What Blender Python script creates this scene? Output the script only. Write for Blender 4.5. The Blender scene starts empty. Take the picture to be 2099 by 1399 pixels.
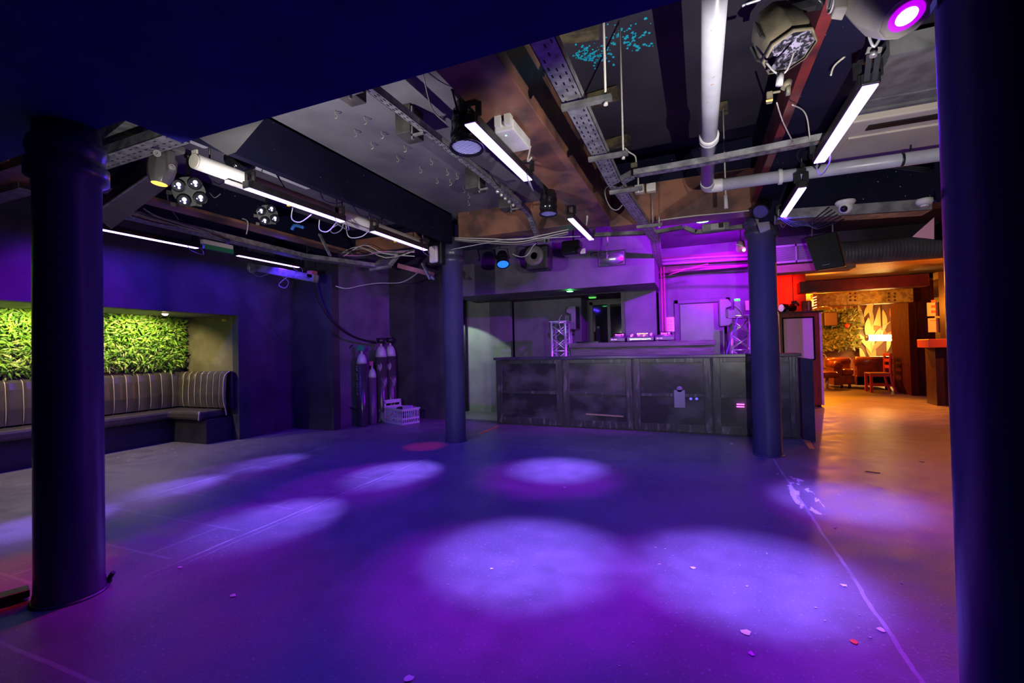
import bpy, bmesh, math, random
from mathutils import Vector, Matrix, Euler
random.seed(7)
SC = bpy.context.scene
COL = SC.collection
PI = math.pi
# ------------------------------------------------------------------ camera
IW, IH, FPX, H0 = 2099.0, 1399.0, 945.0, 1.2
CR = (Matrix.Rotation(math.radians(21.9), 3, 'Z') @ Matrix.Rotation(PI/2+math.radians(1.0), 3, 'X')
      @ Matrix.Rotation(-math.radians(1.3), 3, 'Z'))
CP = Vector((0, 0, H0))
cd = bpy.data.cameras.new('camera'); cam = bpy.data.objects.new('camera', cd); COL.objects.link(cam)
cd.sensor_width = 36; cd.lens = 36*FPX/IW; cd.clip_start = 0.02; cd.clip_end = 60
cam.matrix_world = Matrix.Translation(CP) @ CR.to_4x4()
SC.camera = cam
def ray(px, py): return CR @ Vector(((px-IW/2)/FPX, -(py-IH/2)/FPX, -1))
# the point seen at a photo pixel on a plane of known height / depth / side distance
def Zp(px, py, z): d = ray(px, py); return CP + d*((z-H0)/d.z)
def Yp(px, py, y): d = ray(px, py); return CP + d*(y/d.y)
def Xp(px, py, x): d = ray(px, py); return CP + d*(x/d.x)

# ------------------------------------------------------------------ materials
MATS = {}
def mat(name, c, rough=.6, c2=None, scale=6., metal=0., bump=0., em=None, es=0., spots=None, stretch=None, thr=(.4, .62), alpha=None, spec=None, detail=6):
    if name in MATS: return MATS[name]
    m = bpy.data.materials.new(name); m.use_nodes = True; N = m.node_tree.nodes; L = m.node_tree.links
    b = N['Principled BSDF']; b.inputs['Base Color'].default_value = (*c, 1); b.inputs['Roughness'].default_value = rough
    b.inputs['Metallic'].default_value = metal
    if spec is not None: b.inputs['Specular IOR Level'].default_value = spec
    if em: b.inputs['Emission Color'].default_value = (*em, 1); b.inputs['Emission Strength'].default_value = es
    if alpha is not None: b.inputs['Alpha'].default_value = alpha
    if c2 or bump or spots:
        tc = N.new('ShaderNodeTexCoord'); mp = N.new('ShaderNodeMapping'); L.new(tc.outputs['Object'], mp.inputs[0])
        if stretch: mp.inputs['Scale'].default_value = stretch
        nz = N.new('ShaderNodeTexNoise'); nz.inputs['Scale'].default_value = scale; nz.inputs['Detail'].default_value = detail
        L.new(mp.outputs[0], nz.inputs['Vector'])
        out = None
        if c2:
            rp = N.new('ShaderNodeValToRGB'); rp.color_ramp.elements[0].position = thr[0]; rp.color_ramp.elements[1].position = thr[1]
            rp.color_ramp.elements[0].color = (*c, 1); rp.color_ramp.elements[1].color = (*c2, 1)
            L.new(nz.outputs['Fac'], rp.inputs[0]); out = rp.outputs[0]
        if spots:   # small paint flecks: (colour, scale, amount)
            sc_, ss, am = spots
            n2 = N.new('ShaderNodeTexNoise'); n2.inputs['Scale'].default_value = ss; n2.inputs['Detail'].default_value = 2; L.new(mp.outputs[0], n2.inputs['Vector'])
            r2 = N.new('ShaderNodeValToRGB'); r2.color_ramp.elements[0].position = am; r2.color_ramp.elements[1].position = am+.02
            mx = N.new('ShaderNodeMix'); mx.data_type = 'RGBA'; L.new(n2.outputs['Fac'], r2.inputs[0]); L.new(r2.outputs[0], mx.inputs['Factor'])
            if out: L.new(out, mx.inputs['A'])
            else: mx.inputs['A'].default_value = (*c, 1)
            mx.inputs['B'].default_value = (*sc_, 1); out = mx.outputs['Result']
        if out: L.new(out, b.inputs['Base Color'])
        if bump:
            bp = N.new('ShaderNodeBump'); bp.inputs['Strength'].default_value = bump; bp.inputs['Distance'].default_value = .02
            L.new(nz.outputs['Fac'], bp.inputs['Height']); L.new(bp.outputs[0], b.inputs['Normal'])
    MATS[name] = m; return m
def math_node(N, L, op, a, b=None):
    n = N.new('ShaderNodeMath'); n.operation = op
    for i, v in enumerate((a, b)):
        if v is None: continue
        if isinstance(v, (int, float)): n.inputs[i].default_value = v
        else: L.new(v, n.inputs[i])
    return n.outputs[0]

# floor: dark sheet vinyl with worn seams, scuffs
def floor_mat():
    m = bpy.data.materials.new('floor_vinyl'); m.use_nodes = True; N = m.node_tree.nodes; L = m.node_tree.links; b = N['Principled BSDF']
    geo = N.new('ShaderNodeNewGeometry'); wpos = geo.outputs['Position']; sep = N.new('ShaderNodeSeparateXYZ'); L.new(wpos, sep.inputs[0])
    X_, Y_ = sep.outputs[0], sep.outputs[1]
    def noise(scale, det=5, stretch=None):
        n = N.new('ShaderNodeTexNoise'); n.inputs['Scale'].default_value = scale; n.inputs['Detail'].default_value = det
        if stretch:
            mp = N.new('ShaderNodeMapping'); mp.inputs['Scale'].default_value = stretch; L.new(wpos, mp.inputs[0]); L.new(mp.outputs[0], n.inputs['Vector'])
        else: L.new(wpos, n.inputs['Vector'])
        return n.outputs['Fac']
    big = noise(.9, 4); med = noise(6, 8); fine = noise(70, 3); wob = noise(5, 3)
    def ramp(src, p0, p1, c0=(0, 0, 0), c1=(1, 1, 1)):
        r = N.new('ShaderNodeValToRGB'); r.color_ramp.elements[0].position = p0; r.color_ramp.elements[1].position = p1
        r.color_ramp.elements[0].color = (*c0, 1); r.color_ramp.elements[1].color = (*c1, 1); L.new(src, r.inputs[0]); return r.outputs[0]
    def mix(f, a, c):
        x = N.new('ShaderNodeMix'); x.data_type = 'RGBA'; L.new(f, x.inputs['Factor'])
        for k, v in (('A', a), ('B', c)):
            if isinstance(v, tuple): x.inputs[k].default_value = (*v, 1)
            else: L.new(v, x.inputs[k])
        return x.outputs['Result']
    base = ramp(med, .3, .75, (.125, .108, .135), (.18, .158, .19))
    base = mix(ramp(big, .45, .62), base, (.105, .09, .118))
    base = mix(ramp(fine, .62, .7), base, (.27, .27, .28))
    M = lambda op, a, b_=None: math_node(N, L, op, a, b_)
    wobv = M('MULTIPLY', M('SUBTRACT', wob, .5), .03)
    wear = ramp(noise(3.3, 5), .38, .6)
    wearv = M('MULTIPLY', wear, 1.0)
    def seam_at(coord, pos, w, lo=None, hi=None, other=None):
        d = M('ABSOLUTE', M('SUBTRACT', M('ADD', coord, wobv), pos)); f = M('LESS_THAN', d, w)
        if lo is not None: f = M('MULTIPLY', f, M('MULTIPLY', M('GREATER_THAN', other, lo), M('LESS_THAN', other, hi)))
        return f
    f = seam_at(X_, -4.48, .006, 1.2, 6.0, Y_)
    f = M('MAXIMUM', f, seam_at(X_, -2.86, .006, 1.6, 5.4, Y_))
    f = M('MAXIMUM', f, seam_at(X_, -2.80, .003, 1.6, 5.4, Y_))
    f = M('MAXIMUM', f, seam_at(X_, .70, .009, 1.6, 5.5, Y_))
    f = M('MAXIMUM', f, seam_at(Y_, 5.36, .006, -2.9, .6, X_))
    f = M('MAXIMUM', f, seam_at(Y_, 1.02, .008, -2.9, .6, X_))
    base = mix(M('MULTIPLY', f, M('ADD', M('MULTIPLY', wearv, .42), .10)), base, (.55, .55, .56))
    # worn-through paint beside the right-hand seam
    dx = M('ABSOLUTE', M('SUBTRACT', X_, .74)); dy = M('ABSOLUTE', M('SUBTRACT', Y_, 4.35))
    zone = M('MULTIPLY', M('LESS_THAN', dx, .09), M('LESS_THAN', dy, .55))
    chip = M('MULTIPLY', M('GREATER_THAN', noise(5, 9, (2.2, .8, 1)), .55), .8)
    base = mix(M('MULTIPLY', zone, chip), base, (.6, .6, .62))
    # old boards showing left of the dance floor
    zone2 = M('MULTIPLY', M('LESS_THAN', X_, -2.95), M('GREATER_THAN', X_, -4.4))
    br = N.new('ShaderNodeTexBrick'); br.inputs['Scale'].default_value = 1.0; br.inputs['Brick Width'].default_value = .9; br.inputs['Row Height'].default_value = .45
    br.inputs['Mortar Size'].default_value = .01; br.inputs['Color1'].default_value = (0, 0, 0, 1); br.inputs['Color2'].default_value = (0, 0, 0, 1); br.inputs['Mortar'].default_value = (1, 1, 1, 1)
    L.new(wpos, br.inputs['Vector'])
    base = mix(M('MULTIPLY', M('MULTIPLY', zone2, br.outputs['Color']), .35), base, (.3, .3, .3))
    L.new(base, b.inputs['Base Color'])
    L.new(ramp(med, .3, .7, (.34,)*3, (.5,)*3), b.inputs['Roughness'])
    bp = N.new('ShaderNodeBump'); bp.inputs['Strength'].default_value = .12; bp.inputs['Distance'].default_value = .01
    L.new(fine, bp.inputs['Height']); L.new(bp.outputs[0], b.inputs['Normal'])
    return m

navy = mat('navy_paint', (.008, .006, .15), .75, (.012, .009, .2), 3, spec=.2)
wallp = mat('black_wall_paint', (.075, .07, .09), .6, (.12, .112, .14), 2.5, bump=.1)
walld = mat('dark_wall_paint', (.022, .021, .026), .55, (.042, .04, .046), 3, bump=.1)
ceilm = mat('black_ceiling_paint', (.15, .14, .165), .7, (.10, .095, .12), 2.2, bump=.15, spots=((.35, .35, .38), 55, .735))
ceilb = mat('black_ceiling_board', (.035, .032, .042), .65, (.022, .02, .03), 1.5, bump=.1)
beamb = mat('dark_beam_paint', (.004, .004, .02), .8, (.007, .006, .024), 3, bump=.2, spec=.15, spots=((.5, .45, .45), 34, .74))
rust = mat('oxide_red_beam_paint', (.29, .125, .075), .36, (.09, .05, .042), 3.2, bump=.35, stretch=(1, 1, 1), spots=((.5, .42, .36), 30, .745))
redp = mat('oxblood_paint', (.2, .025, .025), .35, (.06, .015, .02), 4, bump=.4, spots=((.5, .4, .4), 30, .74))
ironp = mat('column_paint', (.038, .034, .085), .32, (.06, .052, .115), 4, bump=.5, stretch=(1, 1, .35))
galv = mat('galvanised_steel', (.42, .42, .42), .45, (.22, .22, .23), 14, metal=.55, bump=.25, spots=((.75, .15, .2), 38, .72))
galvd = mat('grimy_galvanised_steel', (.26, .25, .24), .55, (.13, .13, .13), 10, metal=.4, bump=.25)
whitep = mat('white_pipe_plastic', (.46, .46, .52), .32, (.38, .38, .4), 5, spots=((.35, .2, .1), 28, .72))
whitep2 = mat('white_enamel', (.75, .74, .7), .4, (.62, .6, .55), 7)
cream = mat('cream_panel', (.72, .62, .5), .5, (.62, .54, .45), 3)
lead = mat('grey_sheet', (.2, .2, .2), .5, (.12, .12, .12), 9, bump=.4)
blackm = mat('black_metal', (.006, .006, .007), .4, (.013, .013, .015), 12)
blackg = mat('black_gloss_metal', (.008, .008, .01), .16)
rub = mat('black_rubber', (.01, .01, .012), .35)
chrome = mat('brushed_aluminium', (.75, .74, .78), .25, metal=.9)
alu = mat('aluminium_tube', (.8, .8, .82), .3, metal=.75)
vinyl = mat('dark_upholstery_vinyl', (.05, .042, .045), .28, (.065, .055, .055), 5, bump=.06)
piping = mat('pale_piping', (.5, .42, .38), .4)
khaki = mat('dusty_khaki_plastic', (.12, .10, .062), .6, (.05, .042, .03), 8, bump=.2)
greyp = mat('grey_lamp_plastic', (.2, .19, .18), .3, (.12, .11, .11), 5)
glassw = mat('milky_diffuser', (.7, .7, .68), .35, (.62, .6, .6), 6)
plywood = mat('black_painted_ply', (.035, .032, .035), .3, (.15, .14, .135), 9, bump=.4, stretch=(2.5, 1, .5), thr=(.55, .72))
acry = mat('smoked_acrylic', (.018, .017, .02), .27, (.075, .068, .075), 2.2, thr=(.45, .68), bump=.12, stretch=(1, 1, 1.6))
screenw = mat('white_paper', (.75, .72, .75), .6)
inkm = mat('printed_ink', (.25, .1, .3), .6)
redw = mat('red_stained_wood', (.28, .05, .02), .35, (.17, .03, .015), 6, stretch=(4, 4, .6))
darkw = mat('dark_stained_wood', (.055, .018, .01), .4, (.03, .011, .008), 6, stretch=(4, 4, .5))
leath = mat('oxblood_leather', (.25, .06, .025), .22, (.16, .035, .018), 7, bump=.1)
chairr = mat('red_painted_wood', (.55, .06, .03), .4)
rope = mat('pale_cord', (.5, .46, .4), .7)
cabm = mat('grey_cable', (.2, .19, .19), .45)
cabw = mat('white_cable', (.55, .53, .55), .4)
tapey = mat('yellow_tape', (.7, .55, .05), .5)
tapeo = mat('orange_red_tape', (.8, .12, .04), .5)
tapeg = mat('green_plastic', (.02, .25, .12), .4)
bluet = mat('blue_plastic', (.05, .2, .6), .4)
leafs = [mat('leaf_green_%d' % i, c, .45) for i, c in enumerate(((.18, .42, .03), (.3, .5, .05), (.09, .26, .03), (.4, .52, .12), (.14, .35, .02)))]
leafd = [mat('dark_leaf_%d' % i, c, .5) for i, c in enumerate(((.16, .17, .03), (.08, .1, .02), (.24, .22, .05)))]
ledm = mat('led_diffuser', (.8, .8, .8), .4, em=(.50, .27, 1), es=9)
lensw = mat('lit_white_lens', (.6, .6, .7), .1, em=(.85, .85, 1), es=2.2)
lensb = mat('lens_glass', (.25, .22, .5), .08, metal=.6)
lensv = mat('lit_violet_lens', (.6, .4, .7), .2, em=(.95, .55, 1), es=7)
ringv = mat('violet_lens_ring', (.3, .05, .5), .3, em=(.5, 0, .9), es=1.2)
lenso = mat('lit_orange_lens', (.7, .4, .1), .2, em=(1, .3, .03), es=5)
green_e = mat('lit_green_lamp', (.2, .8, .4), .3, em=(.25, 1, .45), es=6)
warm_e = mat('lit_warm_lamp', (1, .9, .7), .3, em=(1, .78, .38), es=12)
warm_t = mat('lit_warm_tube', (1, .9, .7), .3, em=(1, .55, .15), es=80)
redl = mat('tiny_red_led', (1, .1, .1), .3, em=(1, .05, .02), es=5)
pinkl = mat('tiny_pink_led', (1, .1, .9), .3, em=(1, .1, 1), es=4)
bluel = mat('tiny_blue_led', (.2, .2, 1), .3, em=(.15, .12, 1), es=.9)
amber = mat('tiny_amber_led', (1, .6, .1), .3, em=(1, .6, .05), es=2.5)

# ------------------------------------------------------------------ mesh builder
ORG = {}
def frame(d):
    d = d.normalized(); u = Vector((0, 0, 1)) if abs(d.z) < .9 else Vector((1, 0, 0))
    a = d.cross(u).normalized(); return a, d.cross(a).normalized()
class MB:
    def __init__(s): s.v = []; s.f = []; s.mi = []; s.cur = 0; s.sm = []
    def add(s, vs, fs, smooth=False):
        o = len(s.v); s.v += [Vector(v) for v in vs]
        for f in fs: s.f.append(tuple(o+i for i in f)); s.mi.append(s.cur); s.sm.append(smooth)
        return s
    def box(s, lo, hi, M=None):
        x0, y0, z0 = lo; x1, y1, z1 = hi
        vs = [Vector(p) for p in ((x0, y0, z0), (x1, y0, z0), (x1, y1, z0), (x0, y1, z0), (x0, y0, z1), (x1, y0, z1), (x1, y1, z1), (x0, y1, z1))]
        if M is not None: vs = [M @ v for v in vs]
        return s.add(vs, [(0, 3, 2, 1), (4, 5, 6, 7), (0, 1, 5, 4), (1, 2, 6, 5), (2, 3, 7, 6), (3, 0, 4, 7)])
    def cbox(s, c, size, M=None):
        c = Vector(c); h = Vector(size)/2
        return s.box(c-h, c+h, M)
    def bar(s, a, b, w, h=None):   # square bar from a to b
        a, b = Vector(a), Vector(b); h = h or w; u, v = frame(b-a); u *= w/2; v *= h/2
        vs = [a-u-v, a+u-v, a+u+v, a-u+v, b-u-v, b+u-v, b+u+v, b-u+v]
        return s.add(vs, [(0, 1, 2, 3), (7, 6, 5, 4), (0, 4, 5, 1), (1, 5, 6, 2), (2, 6, 7, 3), (3, 7, 4, 0)])
    def lathe(s, c, prof, axis=(0, 0, 1), seg=24, cap=True):   # prof: (r, distance along axis)
        c = Vector(c); ax = Vector(axis).normalized(); u, v = frame(ax); vs = []; fs = []
        for r, t in prof:
            for k in range(seg):
                a = 2*PI*k/seg; vs.append(c+ax*t+(u*math.cos(a)+v*math.sin(a))*r)
        n = len(prof)
        for i in range(n-1):
            for k in range(seg):
                k2 = (k+1) % seg; fs.append((i*seg+k, i*seg+k2, (i+1)*seg+k2, (i+1)*seg+k))
        s.add(vs, fs, True)
        o = len(s.v)-len(vs)
        for i, rev in ((0, True), (n-1, False)):
            if cap and prof[i][0] > 1e-4:
                f = [o+i*seg+k for k in range(seg)]; s.f.append(tuple(f[::-1] if rev else f)); s.mi.append(s.cur); s.sm.append(False)
        return s
    def cyl(s, a, b, r, seg=16, r2=None):
        a, b = Vector(a), Vector(b); return s.lathe(a, [(r, 0), (r2 if r2 is not None else r, (b-a).length)], b-a, seg)
    def tube(s, pts, r, seg=6, sub=5):
        P = [Vector(p) for p in pts]
        if len(P) > 2 and sub > 1:   # Catmull-Rom
            Q = []
            for i in range(len(P)-1):
                p0 = P[max(i-1, 0)]; p1 = P[i]; p2 = P[i+1]; p3 = P[min(i+2, len(P)-1)]
                for k in range(sub):
                    t = k/sub; Q.append(.5*((2*p1)+(p2-p0)*t+(2*p0-5*p1+4*p2-p3)*t*t+(3*p1-p0-3*p2+p3)*t**3))
            Q.append(P[-1]); P = Q
        vs = []; fs = []; n = len(P); u = None
        for i in range(n):
            d = (P[min(i+1, n-1)]-P[max(i-1, 0)]).normalized()
            if u is None: u, v = frame(d)
            else: u = (u-d*u.dot(d)).normalized(); v = d.cross(u)
            for k in range(seg):
                a = 2*PI*k/seg; vs.append(P[i]+(u*math.cos(a)+v*math.sin(a))*r)
        for i in range(n-1):
            for k in range(seg):
                k2 = (k+1) % seg; fs.append((i*seg+k, i*seg+k2, (i+1)*seg+k2, (i+1)*seg+k))
        fs.append(tuple(range(seg))[::-1]); fs.append(tuple((n-1)*seg+k for k in range(seg)))
        return s.add(vs, fs, True)
    def prism(s, poly, d):   # polygon points (3D) extruded by vector d
        P = [Vector(p) for p in poly]; d = Vector(d); n = len(P)
        return s.add(P+[p+d for p in P], [tuple(range(n))[::-1], tuple(range(n, 2*n))]+[(i, (i+1) % n, n+(i+1) % n, n+i) for i in range(n)])
    def loft(s, A, B):
        n = len(A); return s.add(list(A)+list(B), [tuple(range(n))[::-1], tuple(range(n, 2*n))]+[(i, (i+1) % n, n+(i+1) % n, n+i) for i in range(n)])
    def sphere(s, c, r, sx=1, sy=1, sz=1, seg=16, rings=8):
        c = Vector(c); prof = [(max(r*math.sin(PI*i/rings), 1e-5), -r*math.cos(PI*i/rings)) for i in range(rings+1)]
        o = len(s.v); s.lathe((0, 0, 0), prof, (0, 0, 1), seg)
        for i in range(o, len(s.v)): p = s.v[i]; s.v[i] = Vector((p.x*sx, p.y*sy, p.z*sz))+c
        return s
    def build(s, name, m, parent=None, local=False, bevel=0, label=None):
        ms = m if isinstance(m, (list, tuple)) else [m]
        if parent is not None: org = Vector((0, 0, 0)) if local else ORG.get(parent.name, Vector((0, 0, 0)))
        else:
            lo = Vector([min(v[i] for v in s.v) for i in range(3)]); hi = Vector([max(v[i] for v in s.v) for i in range(3)])
            org = Vector(((lo.x+hi.x)/2, (lo.y+hi.y)/2, lo.z))
        me = bpy.data.meshes.new(name)
        me.from_pydata([v-org for v in s.v], [], s.f); me.update()
        for x in ms: me.materials.append(x)
        me.polygons.foreach_set('material_index', s.mi); me.polygons.foreach_set('use_smooth', s.sm)
        bm = bmesh.new(); bm.from_mesh(me); bmesh.ops.recalc_face_normals(bm, faces=bm.faces); bm.to_mesh(me); bm.free()
        o = bpy.data.objects.new(name, me); COL.objects.link(o)
        if parent is not None: o.parent = parent
        else: o.location = org
        ORG[o.name] = (Vector((0, 0, 0)) if (parent is not None and local) else org)
        if bevel:
            b = o.modifiers.new('bevel', 'BEVEL'); b.width = bevel; b.segments = 2; b.limit_method = 'ANGLE'
        if label: o['label'] = label
        return o
def thing(name, label, cat, loc=(0, 0, 0), rot=(0, 0, 0), group=None):
    o = bpy.data.objects.new(name, None); o.empty_display_size = .1; COL.objects.link(o); o.location = loc; o.rotation_euler = rot
    ORG[o.name] = Vector(loc); o['label'] = label; o['category'] = cat
    if group: o['group'] = group
    return o
def tag(o, label, cat, group=None, kind=None):
    o['label'] = label; o['category'] = cat
    if group: o['group'] = group
    if kind: o['kind'] = kind
    return o
def struct(name, mb, m, label=None, **k):
    o = mb.build(name, m, **k); o['kind'] = 'structure'
    if label: o['label'] = label
    return o
def dup(root, loc, label=None, rot=None, group=None, scale=None):
    def cp(o, par):
        c = o.copy(); COL.objects.link(c); c.parent = par; ORG[c.name] = Vector((0, 0, 0))
        for ch in list(o.children): cp(ch, c)
        return c
    r = cp(root, None); r.location = loc
    if rot is not None: r.rotation_euler = rot
    if scale is not None: r.scale = scale
    if label: r['label'] = label
    if group: r['group'] = group
    return r
def aim(d):  # euler turning local -Z to d
    return Vector(d).to_track_quat('-Z', 'Y').to_euler()
def text(name, s, size, loc, rot, m, parent=None, ext=.0008, align='CENTER'):
    cu = bpy.data.curves.new(name, 'FONT'); cu.body = s; cu.size = size; cu.extrude = ext; cu.align_x = align
    t = bpy.data.objects.new(name, cu); COL.objects.link(t); bpy.context.view_layer.update()
    me = bpy.data.meshes.new_from_object(t); bpy.data.objects.remove(t); me.materials.clear(); me.materials.append(m)
    o = bpy.data.objects.new(name, me); COL.objects.link(o); o.rotation_euler = rot
    if parent is not None: o.parent = parent; o.location = Vector(loc)-ORG[parent.name]
    else: o.location = loc
    return o

# ================================================================== THE SETTING
struct('floor', MB().box((-9, -4, -.1), (7, 19, 0)), floor_mat())
# low soffit over the near columns (notched on its left end)
struct('ceiling', MB().prism([(-2.65, -3, 2.4), (5, -3, 2.4), (5, 1.7, 2.4), (-2.65, 1.7, 2.4), (-2.65, 1.42, 2.4), (-9, 1.42, 2.4), (-9, -3, 2.4)], (0, 0, 1.1)), navy, label='low navy soffit across the near columns')
struct('ceiling', MB().box((-2.96, 1.2, 3.0), (-1.2, 5.6, 3.1)), ceilm, label='grey ceiling bay full of little hooks')
struct('ceiling', MB().box((-.9, 1.2, 3.36), (.6, 5.6, 3.46)), mat('black_ceiling_cyan_splash', (.055, .05, .065), .6, (.035, .032, .045), 2, bump=.1), label='raised black ceiling bay with cyan paint splashes')
struct('ceiling', MB().box((.8, 1.2, 3.0), (5, 5.6, 3.1)), ceilb, label='dark ceiling bay above the air conditioner')
struct('ceiling', MB().box((-4.65, 1.2, 2.98), (-2.95, 5.6, 3.08)), ceilm, label='ceiling bay above the projection screen')
struct('ceiling', MB().box((-9, 1.2, 3.0), (-4.75, 5.8, 3.1)), ceilb, label='dark ceiling by the booth wall')
struct('ceiling', MB().box((-6.3, 5.55, 2.93), (1.2, 9.4, 3.03)), wallp, label='ceiling behind the cross beam')
struct('ceiling', MB().box((1.2, 5.55, 2.93), (7, 9.4, 3.03)), ceilb, label='dark ceiling beyond the right column')
# beams
def beam(lo, hi, m, label): return struct('beam', MB().box(lo, hi), m, label=label, bevel=.006)
beam((-3.01, 1.42, 2.60), (-2.95, 5.32, 3.02), beamb, 'dark beam from the left columns, running away')
beam((-1.22, 1.3, 2.65), (-.88, 5.32, 3.4), rust, 'wide rust-brown beam overhead, running away')
beam((.60, 1.3, 2.65), (.80, 5.32, 3.4), beamb, 'black beam above the right columns')
b_ = MB(); b_.box((.545, 1.75, 2.65), (.60, 5.31, 2.86)); struct('trim_1', b_, redp, label='oxblood flange along the black beam')
beam((-4.78, 1.5, 2.68), (-4.62, 5.5, 3.02), beamb, 'dark beam over the left cable tray')
b_ = MB(); b_.box((-4.80, 1.5, 2.65), (-4.60, 5.45, 2.68)); struct('trim_2', b_, rust, label='brown bottom flange of the left beam')
beam((-2.86, 5.32, 2.66), (-.9, 5.58, 3.02), rust, 'brown cross beam right of the middle column')
beam((-.9, 5.32, 2.58), (.62, 5.58, 3.02), rust, 'brown cross beam behind the perforated tray')
beam((-.9, 5.34, 3.02), (.62, 5.56, 3.4), beamb, 'dark top of the cross beam')
beam((.62, 5.32, 2.45), (5, 5.58, 3.02), beamb, 'dark cross beam right of the far right column')
beam((-6.2, 5.32, 2.72), (-3.05, 5.58, 3.02), beamb, 'dark cross beam left of the middle column')
b_ = MB(); b_.box((-4.5, 5.28, 2.62), (-3.3, 5.32, 2.82)); struct('trim_3', b_, rust, label='brown patch on the left cross beam')
# sloping grey board at the head of the left beam
pA, pB, pC, pD = Zp(390, 272, 2.585), Zp(549, 235, 2.585), Zp(483, 312, 2.585), Zp(466, 318, 2.585)
b_ = MB(); b_.prism([pA, pD, pC, pB], (0, 0, .012))
struct('trim_4', b_, mat('grey_board', (.065, .062, .062), .6, (.05, .048, .048), 3), label='grey sloping board beside the soffit corner')

# columns
def column(cx, cy, r, h, cap, label):
    b = MB(); prof = [(r*1.05, 0), (r*1.04, .02), (r, .06), (r*.985, h-cap-.02)]
    prof += [(r*1.22, h-cap+.0), (r*1.22, h-cap+.07), (r*1.08, h-cap+.08), (r*1.14, h-cap+.11), (r*1.2, h-cap+.15), (r*1.12, h-cap+.19), (r*1.0, h-cap+.2), (r*.98, h)]
    b.lathe((cx, cy, 0), prof, seg=48)
    b.lathe((cx, cy, 0), [(r*1.12, 0), (r*1.12, .008), (r*1.06, .012)], seg=48)
    return struct('column', b, ironp, label=label)
column(-3.01, 1.355, .136, 2.4, .27, 'thick dark column at the left of the picture')
column(-3.02, 5.43, .135, 2.70, .33, 'purple-lit column in the middle of the room')
column(.67, 1.33, .14, 2.4, .27, 'huge dark blue column at the right edge')
column(.68, 5.70, .14, 2.75, .38, 'dark blue column in front of the bar')
# left wall with the booth alcove
WX = -6.12
b_ = MB(); b_.box((WX-.12, -4, 1.78), (WX, 4.68, 3.1)); b_.box((WX-.12, -4, 0), (WX, .9, 1.78)); b_.box((WX-.12, 4.68, 0), (WX, 5.65, 3.1))
struct('wall_left', b_, mat('left_wall_paint', (.035, .032, .045), .55, (.06, .056, .075), 2.5, bump=.1))
struct('wall_left', MB().box((-7.52, .6, 0), (-7.38, 4.9, 1.9)), wallp, label='back wall of the booth alcove')
struct('wall_left', MB().box((-7.38, 4.7, 0), (WX-.12, 4.85, 1.9)), mat('olive_plaster', (.14, .125, .075), .6, (.2, .185, .12), 5, bump=.2, thr=(.45, .7)), label='worn olive end wall of the booth alcove')
struct('ceiling', MB().box((-7.5, .8, 1.80), (WX-.12, 4.75, 1.9)), mat('alcove_soffit', (.3, .28, .22), .5, (.22, .2, .16), 3), label='low ceiling of the booth alcove')
struct('wall_left', MB().box((-6.3, 5.65, 0), (-5.3, 5.8, 3.1)), walld, label='black return wall left of the gas cylinders')
struct('wall_left', MB().box((-5.42, 5.8, 0), (-5.3, 7.2, 3.1)), wallp, label='purple-lit wall behind the gas cylinders')
struct('wall_back', MB().box((-5.42, 7.1, 0), (-3.95, 7.25, 3.1)), walld, label='black wall left of the bar passage')
struct('wall_back', MB().box((-4.9, 8.2, 0), (-3.32, 8.3, 2.2)), mat('green_grey_wall', (.2, .22, .19), .55, (.15, .17, .145), 3), label='pale wall in the passage beside the bar')
struct('trim_5', MB().box((-4.38, 8.12, 0), (-4.26, 8.2, 2.2)), blackm, label='dark door jamb in the passage')
# bulkhead above the bar
struct('wall_back', MB().box((-4.0, 7.1, 2.14), (-.56, 7.95, 3.0)), wallp, label='deep bulkhead over the back of the bar')
struct('wall_back', MB().box((-3.32, 8.4, 0), (-1.98, 8.95, 2.14)), wallp, label='wall behind the left loudspeaker')
struct('wall_back', MB().box((-2.1, 8.9, 0), (-.6, 9.0, 2.6)), walld, label='recess wall with the dark window')
struct('wall_back', MB().box((-4.0, 7.95, 2.13), (-.62, 9.0, 2.2)), walld, label='underside behind the bulkhead')
struct('wall_back', MB().box((-1.15, 8.0, 0), (-.62, 8.12, 2.13)), wallp, label='purple pier beside the conduits')
b_ = MB(); b_.box((-1.19, 7.97, 0), (-1.13, 8.14, 2.13)); struct('trim_6', b_, blackm, label='black edge of the purple pier')
struct('wall_back', MB().box((-.62, 8.6, 0), (1.13, 8.75, 3.0)), wallp, label='purple-lit wall behind the decks')
struct('beam', MB().box((-.6, 8.3, 2.45), (1.13, 8.6, 2.72)), mat('maroon_beam_paint', (.12, .02, .04), .4, (.07, .02, .03), 5, bump=.3), label='maroon beam behind the conduit bundle')
# dark reflecting window in the recess
w_ = MB(); x0, x1 = -1.92, -1.16; z0, z1 = 1.05, 2.08
for lo, hi in (((x0, 8.84, z0), (x0+.06, 8.9, z1)), ((x1-.1, 8.84, z0), (x1, 8.9, z1)), ((x0, 8.84, z1-.06), (x1, 8.9, z1)), ((x0+.34, 8.85, z0), (x0+.39, 8.9, z1))): w_.box(lo, hi)
wf = struct('window_1', w_, blackm, label='black window frame behind the decks')
g_ = MB(); g_.box((x0+.05, 8.872, z0), (x1-.08, 8.88, z1-.05)); o = g_.build('pane', mat('dark_glass', (.01, .01, .012), .05), wf)
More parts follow.
